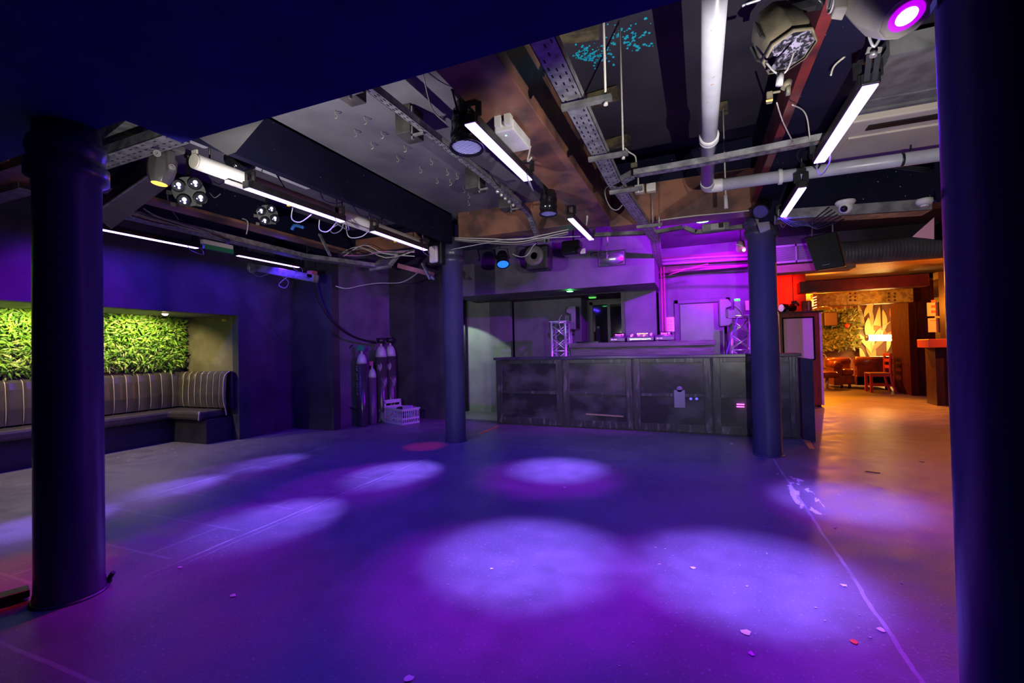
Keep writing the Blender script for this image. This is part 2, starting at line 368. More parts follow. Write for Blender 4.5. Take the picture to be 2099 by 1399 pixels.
# door behind the decks
d_ = MB()
for a, b in (((-.36, 8.56, 0), (-.29, 8.6, 2.0)), ((.46, 8.56, 0), (.53, 8.6, 2.0)), ((-.36, 8.56, 1.93), (.53, 8.6, 2.0))): d_.box(a, b)
dr = struct('door_1', d_, wallp, label='purple-lit door behind the decks', bevel=.008)
MB().box((-.27, 8.565, 0), (.44, 8.6, 1.92)).build('door_panel', mat('door_paint', (.07, .065, .09), .35, (.1, .09, .12), 3), dr, bevel=.006)
MB().cyl((.38, 8.56, 1.0), (.38, 8.52, 1.0), .012).bar((.38, 8.52, 1.0), (.28, 8.52, 1.0), .02).build('handle', chrome, dr)

# ------------------------------------------------------------------ back room
struct('wall_back', MB().box((1.13, 8.6, 2.42), (7, 8.72, 3.1)), walld, label='dark lintel over the lounge opening')
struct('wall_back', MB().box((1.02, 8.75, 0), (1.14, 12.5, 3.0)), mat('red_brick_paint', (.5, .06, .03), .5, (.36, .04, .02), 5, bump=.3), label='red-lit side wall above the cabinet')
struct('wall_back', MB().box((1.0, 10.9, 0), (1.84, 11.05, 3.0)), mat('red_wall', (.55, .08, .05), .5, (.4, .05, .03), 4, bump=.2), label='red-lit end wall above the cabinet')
struct('wall_back', MB().box((2, 17.6, 0), (7, 17.75, 3.0)), mat('brick_red_wall', (.3, .12, .06), .6, (.2, .08, .04), 8, stretch=(.6, 1, 4), bump=.3), label='far wall of the lounge')
struct('wall_right', MB().box((6.2, -4, 0), (6.35, 17.7, 3.1)), darkw)
struct('wall_back', MB().box((-9, -4.2, 0), (7, -4, 3.1)), walld, label='wall behind the viewpoint')
gold = mat('embossed_gold_paint', (.4, .24, .05), .35, (.22, .11, .03), 16, bump=.8)
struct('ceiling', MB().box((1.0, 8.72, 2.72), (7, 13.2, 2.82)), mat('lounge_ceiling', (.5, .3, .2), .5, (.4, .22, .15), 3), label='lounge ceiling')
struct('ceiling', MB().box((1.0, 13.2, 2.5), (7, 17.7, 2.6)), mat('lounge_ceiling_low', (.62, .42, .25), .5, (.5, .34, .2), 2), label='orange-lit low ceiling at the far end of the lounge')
def ybeam(pxa, ya0, pxb, ya1, y, dep, m, label):   # cross beam seen between two pixels at depth y
    a = Yp(*pxa, y); b = Yp(*pxb, y); return struct('beam', MB().box((a.x, y, min(a.z, b.z)), (b.x, y+dep, max(a.z, b.z))), m, label=label, bevel=.01)
ybeam((1640, 600), 0, (1905, 560), 0, 9.9, .28, mat('dark_red_beam', (.1, .02, .015), .4, (.06, .015, .012), 6, bump=.3), 'dark red beam across the lounge ceiling')
gb = ybeam((1668, 628), 0, (1872, 590), 0, 12.2, .3, gold, 'riveted gold-painted beam in the lounge')
b_ = MB()
for cx_ in (1743, 1753, 1822, 1834):
    for cy_ in (601, 608, 615):
        p = Yp(cx_, cy_, 12.2); b_.sphere((p.x, p.y, p.z), .022, seg=8, rings=4)
b_.build('rivet', redp, gb)
struct('column', MB().box((1.84, 10.85, 0), (2.06, 11.1, 2.72)), mat('dark_red_post', (.07, .01, .008), .5, (.04, .008, .006), 5), label='dark red square post behind the tall cabinet')
# panelled partition at the right of the lounge
pa = Zp(1838, 803, 0); pb = Zp(1872, 812, 0); pt_ = MB()
pt_.box((pa.x, 12.6, 0), (pa.x+.14, 13.6, 2.5)); pt_.box((pa.x+.14, 12.66, 0), (pa.x+.62, 12.76, 2.5)); pt_.box((pa.x+.62, 12.55, 0), (pa.x+.78, 12.8, 2.5)); pt_.box((pa.x+.14, 12.62, .2), (pa.x+.62, 12.67, .24))
struct('wall_partition', pt_, mat('partition_wood', (.08, .012, .006), .75, (.045, .008, .005), 5, stretch=(4, 4, .5), spec=.1), label='dark red timber partition in the lounge')
b_ = MB(); b_.box((4.3, 11.2, 0), (4.5, 11.4, 2.5)); b_.box((4.5, 11.3, 0), (6.2, 11.36, 2.5)); struct('wall_partition', b_, darkw, label='timber post at the end of the lounge bar')

# ================================================================== BOOTH
def bench():
    t = thing('booth_bench', 'long dark vinyl corner bench with channelled backrest in the wall alcove', 'bench', (-6.9, 3.0, 0))
    # bases
    MB().prism([(-7.24, 1.3, 0), (-7.0, 1.3, 0), (-7.0, 4.3, 0), (-6.26, 4.3, 0), (-6.26, 4.68, 0), (-7.24, 4.68, 0)], (0, 0, .33)).build('base', mat('bench_base', (.02, .018, .03), .5, (.03, .028, .045), 4), t)
    MB().prism([(-7.27, 1.3, .33), (-6.9, 1.3, .33), (-6.9, 4.22, .33), (-6.3, 4.22, .33), (-6.3, 4.66, .33), (-7.27, 4.66, .33)], (0, 0, .12)).build('seat', vinyl, t, bevel=.035)
    # padded back, one roll per channel
    def chan(p0, p1, nrm, n, name):
        p0, p1, nrm = Vector(p0), Vector(p1), Vector(nrm); b = MB(); pp = MB(); L = (p1-p0).length; d = (p1-p0)/L; w = L/n
        prof = [(.0, .0), (.07, .02), (.085, .2), (.07, .42), (.055, .5), (.02, .53), (-.03, .53)]   # out, up
        for k in range(n):
            S = 5
            for i in range(len(prof)-1):
                for j in range(S):
                    q = []
                    for (jj, ii) in ((j, i), (j+1, i), (j+1, i+1), (j, i+1)):
                        u = jj/S; bul = .022*math.sin(PI*u)**.6 if 0 < jj < S else 0
                        q.append(p0+d*(w*(k+u))+nrm*(prof[ii][0]+(bul if 0 < ii < 6 else 0))+Vector((0, 0, prof[ii][1])))
                    b.add(q, [(0, 1, 2, 3)], True)
            if k: pp.tube([p0+d*(w*k)+nrm*(o_+.004)+Vector((0, 0, z_)) for o_, z_ in prof[:-1]], .0045, 5, 2)
        b.prism([p0+nrm*(-.04), p0+nrm*.0, p0+Vector((0, 0, .53)), p0+nrm*(-.04)+Vector((0, 0, .53))], p1-p0)
        bk = b.build(name, vinyl, t); pp.build('piping', piping, bk, label='pale piping seams')
    chan((-7.29, 1.35, .45), (-7.29, 4.6, .45), (1, 0, 0), 22, 'backrest')
    chan((-7.24, 4.62, .45), (-6.2, 4.62, .45), (0, -1, 0), 8, 'backrest')
    MB().tube([(-6.2, 4.6, .98), (-6.2, 4.52, .9), (-6.2, 4.5, .62), (-6.21, 4.54, .45), (-6.22, 4.56, .36)], .008).tube([(-6.3, 4.23, .45), (-6.29, 4.22, .42), (-6.3, 4.22, .33)], .008).build('edge_piping', piping, t)
    MB().box((-7.37, 1.3, 0), (-7.30, 4.68, 1.0)).build('back_panel', vinyl, t)
    return t
bench()
def leafy(name, label, y0, y1, z0, z1, x, n, mats, sz, seed):
    rnd = random.Random(seed); b = MB(); b.box((x-.05, y0, z0), (x-.02, y1, z1))
    for k in range(n):
        y = rnd.uniform(y0, y1); z = rnd.uniform(z0, z1); L = rnd.uniform(.5, 1.5)*sz; w = L*rnd.uniform(.16, .34)
        ex = min(y-y0, y1-y, z-z0, z1-z); out = rnd.uniform(.0, .13)*min(1, .3+ex*6)
        p = Vector((x+out, y, z)); d = Vector((rnd.uniform(.1, .9), rnd.gauss(0, 1), rnd.gauss(-.15, .8))).normalized()
        u = d.cross(Vector((rnd.gauss(0, .4)+1, rnd.gauss(0, .4), rnd.gauss(0, .4)))).normalized()*w; nn = u.cross(d).normalized()
        b.cur = rnd.randrange(len(mats))
        m_ = p+d*L*.5; e = p+d*L-nn*L*.25
        b.add([p, m_+u*.5, e, m_-u*.5, m_+nn*w*.2], [(0, 1, 4), (1, 2, 4), (2, 3, 4), (3, 0, 4)])
    return tag(b.build(name, mats), label, 'plant wall', kind='stuff')
leafy('foliage', 'bright green artificial foliage panel above the booth bench', 1.0, 4.66, 1.04, 1.785, -7.31, 10000, leafs, .08, 3)
dl = thing('downlight', 'small glowing warm downlight in the booth alcove ceiling', 'light', Xp(346, 640, -7.0)*1.0)
p = Vector((-6.65, 4.02, 1.80)); dl.location = p; ORG[dl.name] = p
MB().lathe(p-Vector((0, 0, .012)), [(.05, 0), (.05, .012)], seg=20).build('trim_ring', chrome, dl)
MB().sphere(p-Vector((0, 0, .012)), .036, 1, 1, .7).build('bulb', warm_e, dl)
MB().cbox((-6.35, 4.62, 1.72), (.06, .02, .035)).cbox((-6.3, 4.63, 1.71), (.03, .015, .05)); 
tb = MB(); tb.cbox((-6.38, 4.66, 1.72), (.07, .03, .035)); tag(tb.build('cable_clip', tapey, None, bevel=.004), 'tiny yellow clip at the top of the olive alcove wall', 'clip')

# ================================================================== LED BARS
def led_bar(name, label):
    t = thing(name, label, 'light bar', group='violet led bars')
    MB().box((-.033, 0, .0), (.033, 1.0, .055)).build('housing', blackm, t, local=True, bevel=.006)
    MB().box((-.027, .012, -.006), (.027, .988, .004)).build('diffuser', ledm, t, local=True)
    for y in (.04, .96): MB().box((-.038, y-.02, .01), (.038, y+.02, .06)).bar((-.036, y, .05), (-.036, y, .13), .012, .03).bar((.036, y, .05), (.036, y, .13), .012, .03).bar((-.036, y, .13), (.036, y, .13), .03, .012).build('bracket', blackm, t, local=True)
    MB().tube([(0, 1.0, .03), (.0, 1.06, -.02), (.02, 1.04, -.07), (.03, .9, -.05), (.03, .86, 0)], .004).build('lead', cabm, t, local=True)
    return t
LEDS = [(-5.53, 2.72, 2.5, 'thin violet led bar on the left wall side, ending beside the green exit sign'),
        (-5.50, 4.20, 2.5, 'violet led bar above the grey hanging duct'),
        (-3.02, 2.38, 2.42, 'violet led bar in front of the projection screen, nearer of the two'),
        (-3.00, 3.76, 2.42, 'violet led bar in front of the projection screen, next to the middle column'),
        (-1.175, 2.34, 2.5, 'large violet led bar beside the big black par can'),
        (-1.13, 4.42, 2.48, 'short-looking violet led bar hanging beneath the rust-brown cross beam'),
        (.785, 2.61, 2.4, 'big diagonal violet led bar under the air conditioner'),
        (.80, 4.20, 2.42, 'small violet led bar above the bar-side column')]
proto = None; led_objs = []
for i, (x, y, z, lb) in enumerate(LEDS):
    if proto is None: proto = led_bar('led_bar', lb); proto.location = (x, y, z); led_objs.append(proto)
    else: led_objs.append(dup(proto, (x, y, z), lb))
led_objs[4].scale = (1.2, 1, 1); led_objs[6].scale = (1.15, 1, 1)

# ================================================================== CEILING TRAYS AND PIPES
def tray(name, label, pts, w, h, m, perf=True, group=None, cat='cable tray'):
    t = thing(name, label, cat, tuple(pts[0]), group=group)
    b = MB(); holes = MB()
    for a, c in zip(pts[:-1], pts[1:]):
        a, c = Vector(a), Vector(c); d = (c-a); L = d.length; d.normalize(); side = d.cross(Vector((0, 0, 1))).normalized()
        up = side.cross(d).normalized()
        def slab(o0, o1, u0, u1):
            q = [a+side*o0+up*u0, a+side*o1+up*u0, a+side*o1+up*u1, a+side*o0+up*u1]; b.prism(q, d*L)
        slab(-w/2, w/2, 0, .004); slab(-w/2, -w/2+.004, 0, h); slab(w/2-.004, w/2, 0, h)
        if perf:
            n = int(L/.06)
            for k in range(n):
                for s_ in ((-.3, 0, .3) if w > .08 else (-.2, .2)):
                    if random.random() < .12: continue
                    q = a+d*((k+.5+(.3 if s_ == 0 else 0))*L/n)+side*(s_*w); holes.cbox((0, 0, 0), (0, 0, 0)) if False else None
                    e = d*.013; f = side*.004
                    holes.prism([q-e-f-up*.001, q+e-f-up*.001, q+e+f-up*.001, q-e+f-up*.001], up*.0015)
    b.build('channel', m, t)
    if perf and holes.v: o = holes.build('slot', blackm, t, label='dark slots punched in the tray'); o['kind'] = 'stuff'
    return t
zt = 2.5
TB = tray('cable_tray', 'wide perforated metal cable tray running overhead from the soffit to the cross beam', [Zp(1100, 60, zt), Zp(1258, 375, zt), Zp(1343, 492, zt), Zp(1352, 560, zt)], .115, .045, galv)
tray('cable_tray', 'narrower metal cable tray branching right past the white pipe', [Zp(1262, 382, zt), Zp(1300, 362, zt), Zp(1440, 338, zt), Zp(1700, 288, zt)], .07, .045, galv)
tray('cable_tray', 'speckled steel channel strip under the hook-covered ceiling', [Zp(752, 180, 2.78), Zp(990, 362, 2.78), Zp(1058, 415, 2.74), Zp(1083, 440, 2.7), Zp(1106, 497, 2.52), Zp(1121, 497, 2.46)], .055, .05, galv)
tray('cable_tray', 'long perforated cable tray above the exit sign at the left', [Zp(235, 440, zt), Zp(480, 497, zt), Zp(620, 530, zt), Zp(775, 550, zt), Zp(815, 520, 2.6)], .16, .06, galv)
tray('cable_tray', 'pale slotted tray crossing just beyond the soffit beside the left column', [Zp(160, 352, zt), Zp(365, 285, zt)], .14, .06, galv)
tray('cable_tray', 'wide grey trunking above the black hanging loudspeaker', [Yp(1590, 456, 5.18), Yp(1900, 436, 5.18)], .2, .10, galvd, perf=False)
tray('cable_tray', 'sagging grey conduit from the led bar to the double socket', [Yp(1212, 486, 6.0), Yp(1345, 480, 6.0), Yp(1400, 470, 6.0), Yp(1425, 480, 6.0), Yp(1450, 478, 6.0), Yp(1530, 468, 6.0)], .06, .05, galvd, perf=False)
# galvanised duct beside the left column
b_ = MB(); b_.prism([Zp(205, 318, 2.62), Zp(262, 300, 2.62), Zp(300, 262, 2.62), Zp(262, 244, 2.62), Zp(240, 262, 2.62), Zp(205, 290, 2.62)], (0, 0, .1))
tag(b_.build('sheet_duct', galv, bevel=.004), 'bent galvanised duct glimpsed between the left column and the soffit', 'duct')
b_ = MB(); b_.prism([Zp(-30, 360, 2.6), Zp(60, 332, 2.6), Zp(60, 378, 2.6), Zp(-30, 400, 2.6)], (0, 0, .12)); tag(b_.build('timber_joist', rust), 'brown timber joist at the far left edge', 'joist')
tray('cable_tray', 'grey cable tray at the far left edge beside the brown joist', [Zp(-40, 418, 2.55), Zp(62, 390, 2.55)], .14, .06, galvd, perf=False)
# unistrut hangers, rods and packers of the wide tray
def hanger(px, py, half, rodpx, rodtop, label):
    c = Zp(px, py, zt-.03); t = thing('tray_hanger', label, 'hanger', tuple(c), group='strut hangers under the wide cable tray')
    MB().bar(c+Vector((-half, 0, 0)), c+Vector((half+.06, 0, 0)), .04, .022).bar(c+Vector((-half, 0, -.014)), c+Vector((half+.06, 0, -.014)), .02, .006).build('strut', galvd, t)
    r = c+Vector((half+.03, 0, 0)); MB().cyl(r-Vector((0, 0, .03)), (r.x, r.y, rodtop), .006, 8).lathe(r-Vector((0, 0, .035)), [(.012, 0), (.012, .015)], seg=6).build('threaded_rod', rope, t)
    pass
hanger(1190, 213, .10, 0, 3.36, 'metal strut crossing under the wide cable tray, nearest the soffit')
hanger(1237, 322, .10, 0, 3.36, 'metal strut under the wide cable tray, halfway along')
hanger(1275, 391, .10, 0, 2.6, 'metal strut below the junction of the two cable trays')
hanger(1325, 463, .10, 0, 2.58, 'metal strut under the wide cable tray at the cross beam')
for (a, bb, lb) in (((1140, 72), (1228, 60), 'dusty timber packer on the black ceiling near the soffit'), ((1205, 208), (1268, 190), 'dusty timber packer on the black ceiling, middle one'), ((1245, 298), (1290, 285), 'dusty timber packer on the black ceiling, above the hanging plug'), ((1470, 225), (1492, 220), 'small timber packer on the black ceiling right of the white pipe')):
    A, B = Zp(*a, 3.3), Zp(*bb, 3.3); tag(MB().bar(A, B, .1, .08).build('timber_block', mat('dusty_timber', (.16, .13, .06), .8, (.06, .05, .03), 12, bump=.4), bevel=.004), lb, 'timber block', 'timber packers on the raised ceiling')
p = Zp(1482, 222, 3.26); q = Vector((p.x, p.y, 2.5)); tag(MB().cyl(p, q, .006, 8).cyl(q, q-Vector((0, 0, .12)), .016, 8).build('threaded_rod', rope), 'thin rod dropping to the narrow tray right of the white pipe', 'rod')
# white pipe run
zp = 2.585
E0, E1 = Zp(1457, -60, zp), Zp(1447, 380, zp); E2 = Vector((E1.x+.09, E1.y+.05, zp)); E3 = Zp(1930, 331, zp)
yv = E1.y+.04
t = thing('drain_pipe', 'white plastic drain pipe running overhead and turning right at an elbow', 'pipe', tuple(E1))
MB().cyl((.10, 1.75, zp), (.115, yv-.1, zp), .05, 24).build('long_run', whitep, t)
MB().cyl((.118, yv, zp), (3.4, yv+.02, zp), .05, 24).build('cross_run', whitep, t)
b_ = MB(); b_.tube([(.115, yv-.14, zp), (.116, yv-.06, zp), (.13, yv-.015, zp), (.18, yv, zp), (.24, yv, zp)], .056, 20, 5); b_.build('elbow', whitep2, t)
for y_ in (yv-1.07,): MB().lathe((.11, y_, zp), [(.05, 0), (.062, .005), (.062, .035), (.055, .05), (.062, .055), (.062, .07), (.05, .075)], (0, 1, 0), 24).build('coupling', whitep2, t)
MB().lathe((1.48, yv+.01, zp), [(.051, 0), (.054, .002), (.054, .018), (.051, .02)], (1, 0, 0), 20).build('band', blackm, t)
MB().lathe((.66, yv+.01, zp), [(.053, 0), (.062, .002), (.062, .03), (.053, .033)], (1, 0, 0), 20).bar((.675, yv+.01, zp+.05), (.675, yv+.01, 2.66), .018, .012).build('clip', whitep2, t)
# conduit bundle behind the bar
for i, (dz, dy, m_) in enumerate(((0, 0, 'a'), (.06, .02, 'b'), (.03, .07, 'c'))):
    a, c = Yp(1352, 541, 8.1), Yp(1535, 530, 8.1); o_ = Vector((0, dy, dz)); tag(MB().tube([a+o_, (a+c)/2+o_+Vector((0, 0, .012*i)), c+o_], .026, 8).build('conduit', mat('pink_lit_conduit', (.2, .17, .2), .5)), ['lower', 'upper', 'rear'][i]+' grey conduit of the horizontal bundle right of the bulkhead', 'conduit')
for i, px in enumerate((1355, 1361)):
    a = Yp(px, 548, 8.05); tag(MB().cyl((a.x, 7.98, 0), (a.x, 7.98, a.z), .017, 10).build('conduit', mat('red_conduit', (.25, .06, .1), .5)), ('left', 'right')[i]+' of two thin vertical conduits beside the notice', 'conduit', )
a = Yp(1370, 556, 7.9); c = Yp(1520, 545, 7.9)
tag(MB().tube([a, a*.5+c*.5+Vector((0, 0, .03)), c], .012, 6).tube([a+Vector((0, 0, -.06)), a+Vector((.3, 0, .02)), a+Vector((.6, 0, .07))], .01, 6).build('conduit', mat('red_conduit', (0,)*3)), 'thin looping conduit under the horizontal bundle', 'conduit')
# ================================================================== STAGE LAMPS AND CEILING CLUTTER
def par_can(name, label, c, d, r, L, hang, lens=lensw):
    c = Vector(c); d = Vector(d).normalized(); t = thing(name, label, 'stage light', tuple(c))
    MB().lathe(c-d*L*.5, [(.02, -.02), (r*.6, 0), (r*.78, L*.06), (r*.8, L*.2), (r*.95, L*.24), (r*.97, L*.4), (r*1.04, L*.42), (r*1.04, L*.46), (r, L*.48), (r, L*.7), (r*1.06, L*.72), (r*1.06, L*.78), (r, L*.8), (r, L*.95), (r*1.1, L*.97), (r*1.1, L), (r*.95, L), (r*.93, L*.93)], d, 32).build('can', blackg, t)
    b = MB(); b.lathe(c-d*L*.5, [(.001, L*.955), (r*.94, L*.955)], d, 32); ln = b.build('lens', lens, t)
    u, v = frame(d); g = MB()
    for k in range(-6, 7):
        s = math.sqrt(max(0, 1-(k/7)**2))*r*.92; o_ = c+d*(L*.462)+u*(k/7*r*.92); g.bar(o_-v*s, o_+v*s, .003)
    g.build('lens_ridge', lensb, ln)
    h = Vector(hang); s = u*(r+.018)
    MB().bar(c+s, c+s+(h-c)*.7, .022, .006).bar(c-s, c-s+(h-c)*.7, .022, .006).bar(c+s+(h-c)*.7, c-s+(h-c)*.7, .022, .006).build('yoke', blackm, t)
    MB().cyl(c+(h-c)*.7, h, .014, 8).lathe(h, [(.03, -.02), (.03, .02)], (1, 0, 0), 12).build('clamp', blackm, t)
    MB().cyl(c+s*1.0, c+s*1.25, .018, 10).build('knob', rub, t)
    return t
pc = par_can('par_can', 'big black par can with ribbed lens beside the large violet led bar', Yp(958, 256, 2.62), (-.0, -.1, -1), .10, .32, Yp(940, 185, 2.66), lens=mat('pale_lens', (.6, .6, .75), .2, em=(.5, .48, 1), es=.35))
o_ = Yp(962, 262, 2.53); tag(MB().cbox(Yp(957, 232, 2.53), (.012, .004, .05)).cbox(Yp(958, 225, 2.53)+Vector((.01, 0, 0)), (.03, .004, .01)).build('tape_strip', tapeg, None), 'strip of green tape on the big par can', 'tape')
par_can('par_can', 'smaller black par can hanging below the brown beam, lens down', Yp(1124, 412, 4.05), (0, -.05, -1), .078, .25, Yp(1118, 372, 4.05), lens=mat('pale_lens', (0,)*3))
par_can('par_can', 'black par can with open blue lens hanging beside the middle column', Yp(1030, 530, 6.0), (.25, -.45, -.85), .085, .22, Yp(1022, 500, 6.0), lens=mat('blue_gel', (.02, .25, .7), .1, em=(.02, .3, 1), es=1.0))
par_can('par_can', 'dark stage lamp behind the projection screen', Yp(498, 330, 2.75), (-.8, -.2, -.3), .09, .2, Yp(510, 300, 2.78), lens=mat('amber_lens', (.3, .25, .1), .2))
par_can('par_can', 'black stage lamp on the cross beam above the bar-side column', Yp(1562, 425, 5.15), (-.2, -.6, -.5), .07, .2, Yp(1565, 395, 5.2), lens=lensb)
# quad led pars
def quad(name, label, c, n, s):
    c = Vector(c); n = Vector(n).normalized(); u, v = frame(n); t = thing(name, label, 'stage light', tuple(c), group='four-lens led pars')
    ca, sa = math.cos(.35), math.sin(.35); u, v = u*ca+v*sa, v*ca-u*sa
    b = MB(); b.lathe(c-n*.07, [(s*.5, 0), (s*.9, .02), (s*.95, .05)], n, 28); b.build('back_plate', blackm, t)
    for a, bb in ((1, 1), (1, -1), (-1, 1), (-1, -1)):
        q = c+u*a*s*.48+v*bb*s*.48
        h = MB().lathe(q-n*.05, [(s*.3, 0), (s*.42, .01), (s*.42, .07), (s*.36, .075), (s*.33, .06)], n, 20).build('lamp_head', blackg, t)
        MB().lathe(q+n*.008, [(.001, .006), (s*.2, .003), (s*.30, -.003)], n, 20).build('lens', lensb, h)
        MB().sphere(q+n*.014-v*s*.07-u*s*.04, s*.13, seg=10, rings=6).sphere(q+n*.012+v*s*.14, s*.08, seg=8, rings=5).sphere(q+n*.01+u*s*.2, s*.04, seg=8, rings=4).build('emitter', lensw, h)
    for a, bb in ((1.15, .9), (-.3, 1.25), (1.1, -.2)):
        q = c+u*a*s+v*bb*s*.7-n*.01; m4 = Matrix.Translation(q) @ n.to_track_quat('Z', 'Y').to_matrix().to_4x4(); MB().cbox((0, 0, 0), (s*.3, s*.26, .03), m4).build('clip_lug', khaki, t)
    MB().bar(c-n*.06, c-n*.06+Vector((0, 0, .3)), .03, .008).lathe(c-n*.06+Vector((0, 0, .3)), [(.025, -.02), (.025, .02)], (0, 1, 0), 10).build('bracket', blackm, t)
q1 = Yp(388, 393, 2.56); q2 = Yp(549, 440, 3.35)
quad('led_par', 'black four-lens led par nearer the left column, lenses lit white', q1, CP-q1+Vector((.6, .2, -.6)), .125)
quad('led_par', 'black four-lens led par behind the violet bar in front of the screen', q2, CP-q2+Vector((.6, .2, -.6)), .10)
# moving heads
def moving_head(name, label, c, d, s, lensm, ringm, body, lr=1.0):
    c = Vector(c); d = Vector(d).normalized(); t = thing(name, label, 'stage light', tuple(c))
    b = MB().lathe(c-d*s*.5, [(s*.12, 0), (s*.3, s*.03), (s*.36, s*.15), (s*.37, s*.45), (s*.33, s*.72), (s*.25, s*.9), (s*.22, s*.95), (s*.2, s*.93)], d, 10).build('head', body, t, bevel=.004)
    MB().lathe(c+d*s*.43, [(s*.2*lr, 0), (s*.2*lr, s*.01), (s*.125*lr, s*.012), (s*.12*lr, 0)], d, 28).build('lens_ring', ringm, t)
    MB().lathe(c+d*s*.43, [(.001, s*.02), (s*.125*lr, s*.01)], d, 28).build('lens', lensm, t)
    u, v = frame(d); sd = u if abs(u.z) < abs(v.z) else v
    sd = Vector((sd.x, sd.y, 0)).normalized()*s*.42
    for k in (-1, 1):
        MB().loft([c+sd*k*(1-.12*k*k)+Vector(o_)*s for o_ in ((.0, -.1, -.16), (.0, .1, -.16), (0, .13, .5), (0, -.13, .5))], [c+sd*k*1.14+Vector(o_)*s for o_ in ((.0, -.08, -.13), (.0, .08, -.13), (0, .11, .5), (0, -.11, .5))]).build('arm', body, t, bevel=.006)
        p_ = c+sd*k*1.15; MB().lathe(p_, [(s*.1, 0), (s*.1, s*.015), (s*.085, s*.017), (s*.085, s*.005), (s*.06, s*.005), (s*.06, s*.017), (s*.045, s*.017), (s*.04, .005)], sd*k, 20).build('badge_ring', mat('pale_badge', (.45, .43, .42), .4), t)
    MB().cbox(c+Vector((0, 0, s*.62)), (s*1.15, s*.7, s*.22)).build('base', body, t, bevel=.01)
m1 = Yp(331, 348, 1.95)
moving_head('moving_head', 'grey moving head stage light with orange-lit lens by the left column', m1, (-.05, -.12, -1), .22, lenso, lenso, greyp)
b_ = MB(); cb = Yp(322, 314, 1.80); n_ = (CP-cb).normalized(); b_.lathe(cb, [(.020, 0), (.020, .004), (.016, .005), (.016, 0)], n_, 20); b_.bar(cb+Vector((-.008, 0, .007)), cb+Vector((.008, 0, .007)), .003).bar(cb+Vector((-.008, 0, -.007)), cb+Vector((.008, 0, -.007)), .003).bar(cb+Vector((-.008, 0, 0)), cb+Vector((.008, 0, 0)), .003).bar(cb+Vector((-.008, 0, .007)), cb+Vector((-.008, 0, -.007)), .003)
o = b_.build('badge', mat('pale_badge', (0,)*3), bpy.data.objects['moving_head'])
m2 = Yp(1822, -22, 2.0)
moving_head('moving_head', 'pale moving head at the upper right with glowing violet lens', m2, (Yp(1866, 45, 1.93)-m2), .36, lensv, ringv, mat('pale_lamp_plastic', (.35, .32, .29), .35, (.25, .23, .21), 4), .72)
# old strobe with led grid
sc_ = Yp(1600, 72, 2.15); dd = (Yp(1636, 118, 2.09)-Yp(1588, 28, 2.15)).normalized(); t = thing('strobe_light', 'dusty khaki strobe lamp with led grid face, hanging by the black beam', 'stage light', tuple(sc_))
u, v = frame(dd)
MB().lathe(sc_-dd*.13, [(.04, 0), (.07, .02), (.1, .09), (.105, .18), (.095, .22)], dd, 8).build('body', khaki, t, bevel=.006)
MB().lathe(sc_+dd*.088, [(.001, .004), (.092, .004)], dd, 8).build('led_face', mat('led_grid', (.32, .28, .4), .3, (.03, .03, .04), 60, thr=(.47, .5)), t)
MB().lathe(sc_+dd*.08, [(.095, 0), (.102, 0), (.102, .02), (.095, .02)], dd, 8, False).build('rim', khaki, t)
for k, (a, w) in enumerate(((.9, .07), (2.2, .08))):
    q = sc_+(u*math.cos(a)+v*math.sin(a))*.098; MB().cbox((0, 0, 0), (.06, .008, .08), Matrix.Translation(q) @ dd.to_track_quat('Z', 'Y').to_matrix().to_4x4()).build('side_vent', blackm, t)
MB().tube([Yp(1521, 12, 2.15), Yp(1545, 3, 2.15), Yp(1580, -6, 2.15)], .006).build('hook', alu, t)
MB().bar(Yp(1596, 28, 2.1), Yp(1672, 8, 2.1), .03).cyl(Yp(1670, 10, 2.1), Yp(1676, 2, 2.1), .03, 12).build('yoke', blackm, t)
MB().tube([Yp(1570, 128, 2.05), Yp(1592, 150, 2.05), Yp(1612, 145, 2.05), Yp(1628, 105, 2.05)], .004).tube([Yp(1600, 150, 2.05), Yp(1597, 175, 2.05)], .014).build('cable_loop', cabm, t)
p = Yp(1602, 178, 2.3); t = thing('plug', 'orange-lit plug hanging on the oxblood flange below the strobe lamp', 'plug', tuple(Yp(1578, 208, 2.3)))
MB().cbox(Yp(1577, 200, 2.3), (.025, .03, .045)).bar(Yp(1583, 190, 2.3), Yp(1600, 187, 2.3), .01).build('plug_body', khaki, t, bevel=.004); MB().cbox(Yp(1577, 206, 2.28), (.025, .004, .006)).build('neon', mat('orange_neon', (1, .4, .1), .3, em=(1, .25, .03), es=3), t)
tag(MB().cyl(Yp(1610, 186, 2.3), Yp(1619, 184, 2.3), .022, 12).cyl(Yp(1609, 182, 2.3), Yp(1616, 165, 2.3), .018, 12).build('pipe_clamp', khaki, None), 'short metal clamp on the oxblood flange', 'clamp')

# projection screen
s0, s1 = Zp(398, 330, 2.52), Zp(868, 507, 2.52); sx = -3.14; s0 = Vector((sx, 2.10, 2.53)); s1 = Vector((sx, 4.86, 2.53))
t = thing('projection_screen', 'long white rolled-up projection screen behind the violet led bars', 'screen', tuple(s0))
MB().lathe(s0, [(.052, 0), (.056, .003), (.056, 2.75), (.052, 2.757)], s1-s0, 8).build('casing', whitep2, t)
MB().lathe(s0, [(.05, -.012), (.05, .0)], s1-s0, 18).cbox(s0+Vector((0, -.003, .045)), (.05, .012, .06)).build('end_cap', mat('ivory_plastic', (.7, .66, .55), .4), t)
MB().bar(s0+Vector((.03, .2, -.075)), s1+Vector((.03, -.1, -.075)), .035, .022).build('bottom_bar', whitep2, t)
for y in (2.85, 4.3): MB().bar((sx+.03, y, 2.43), (sx+.03, y, 2.47), .02, .03).build('yellow_tag', tapey, t, label='small yellow tag')
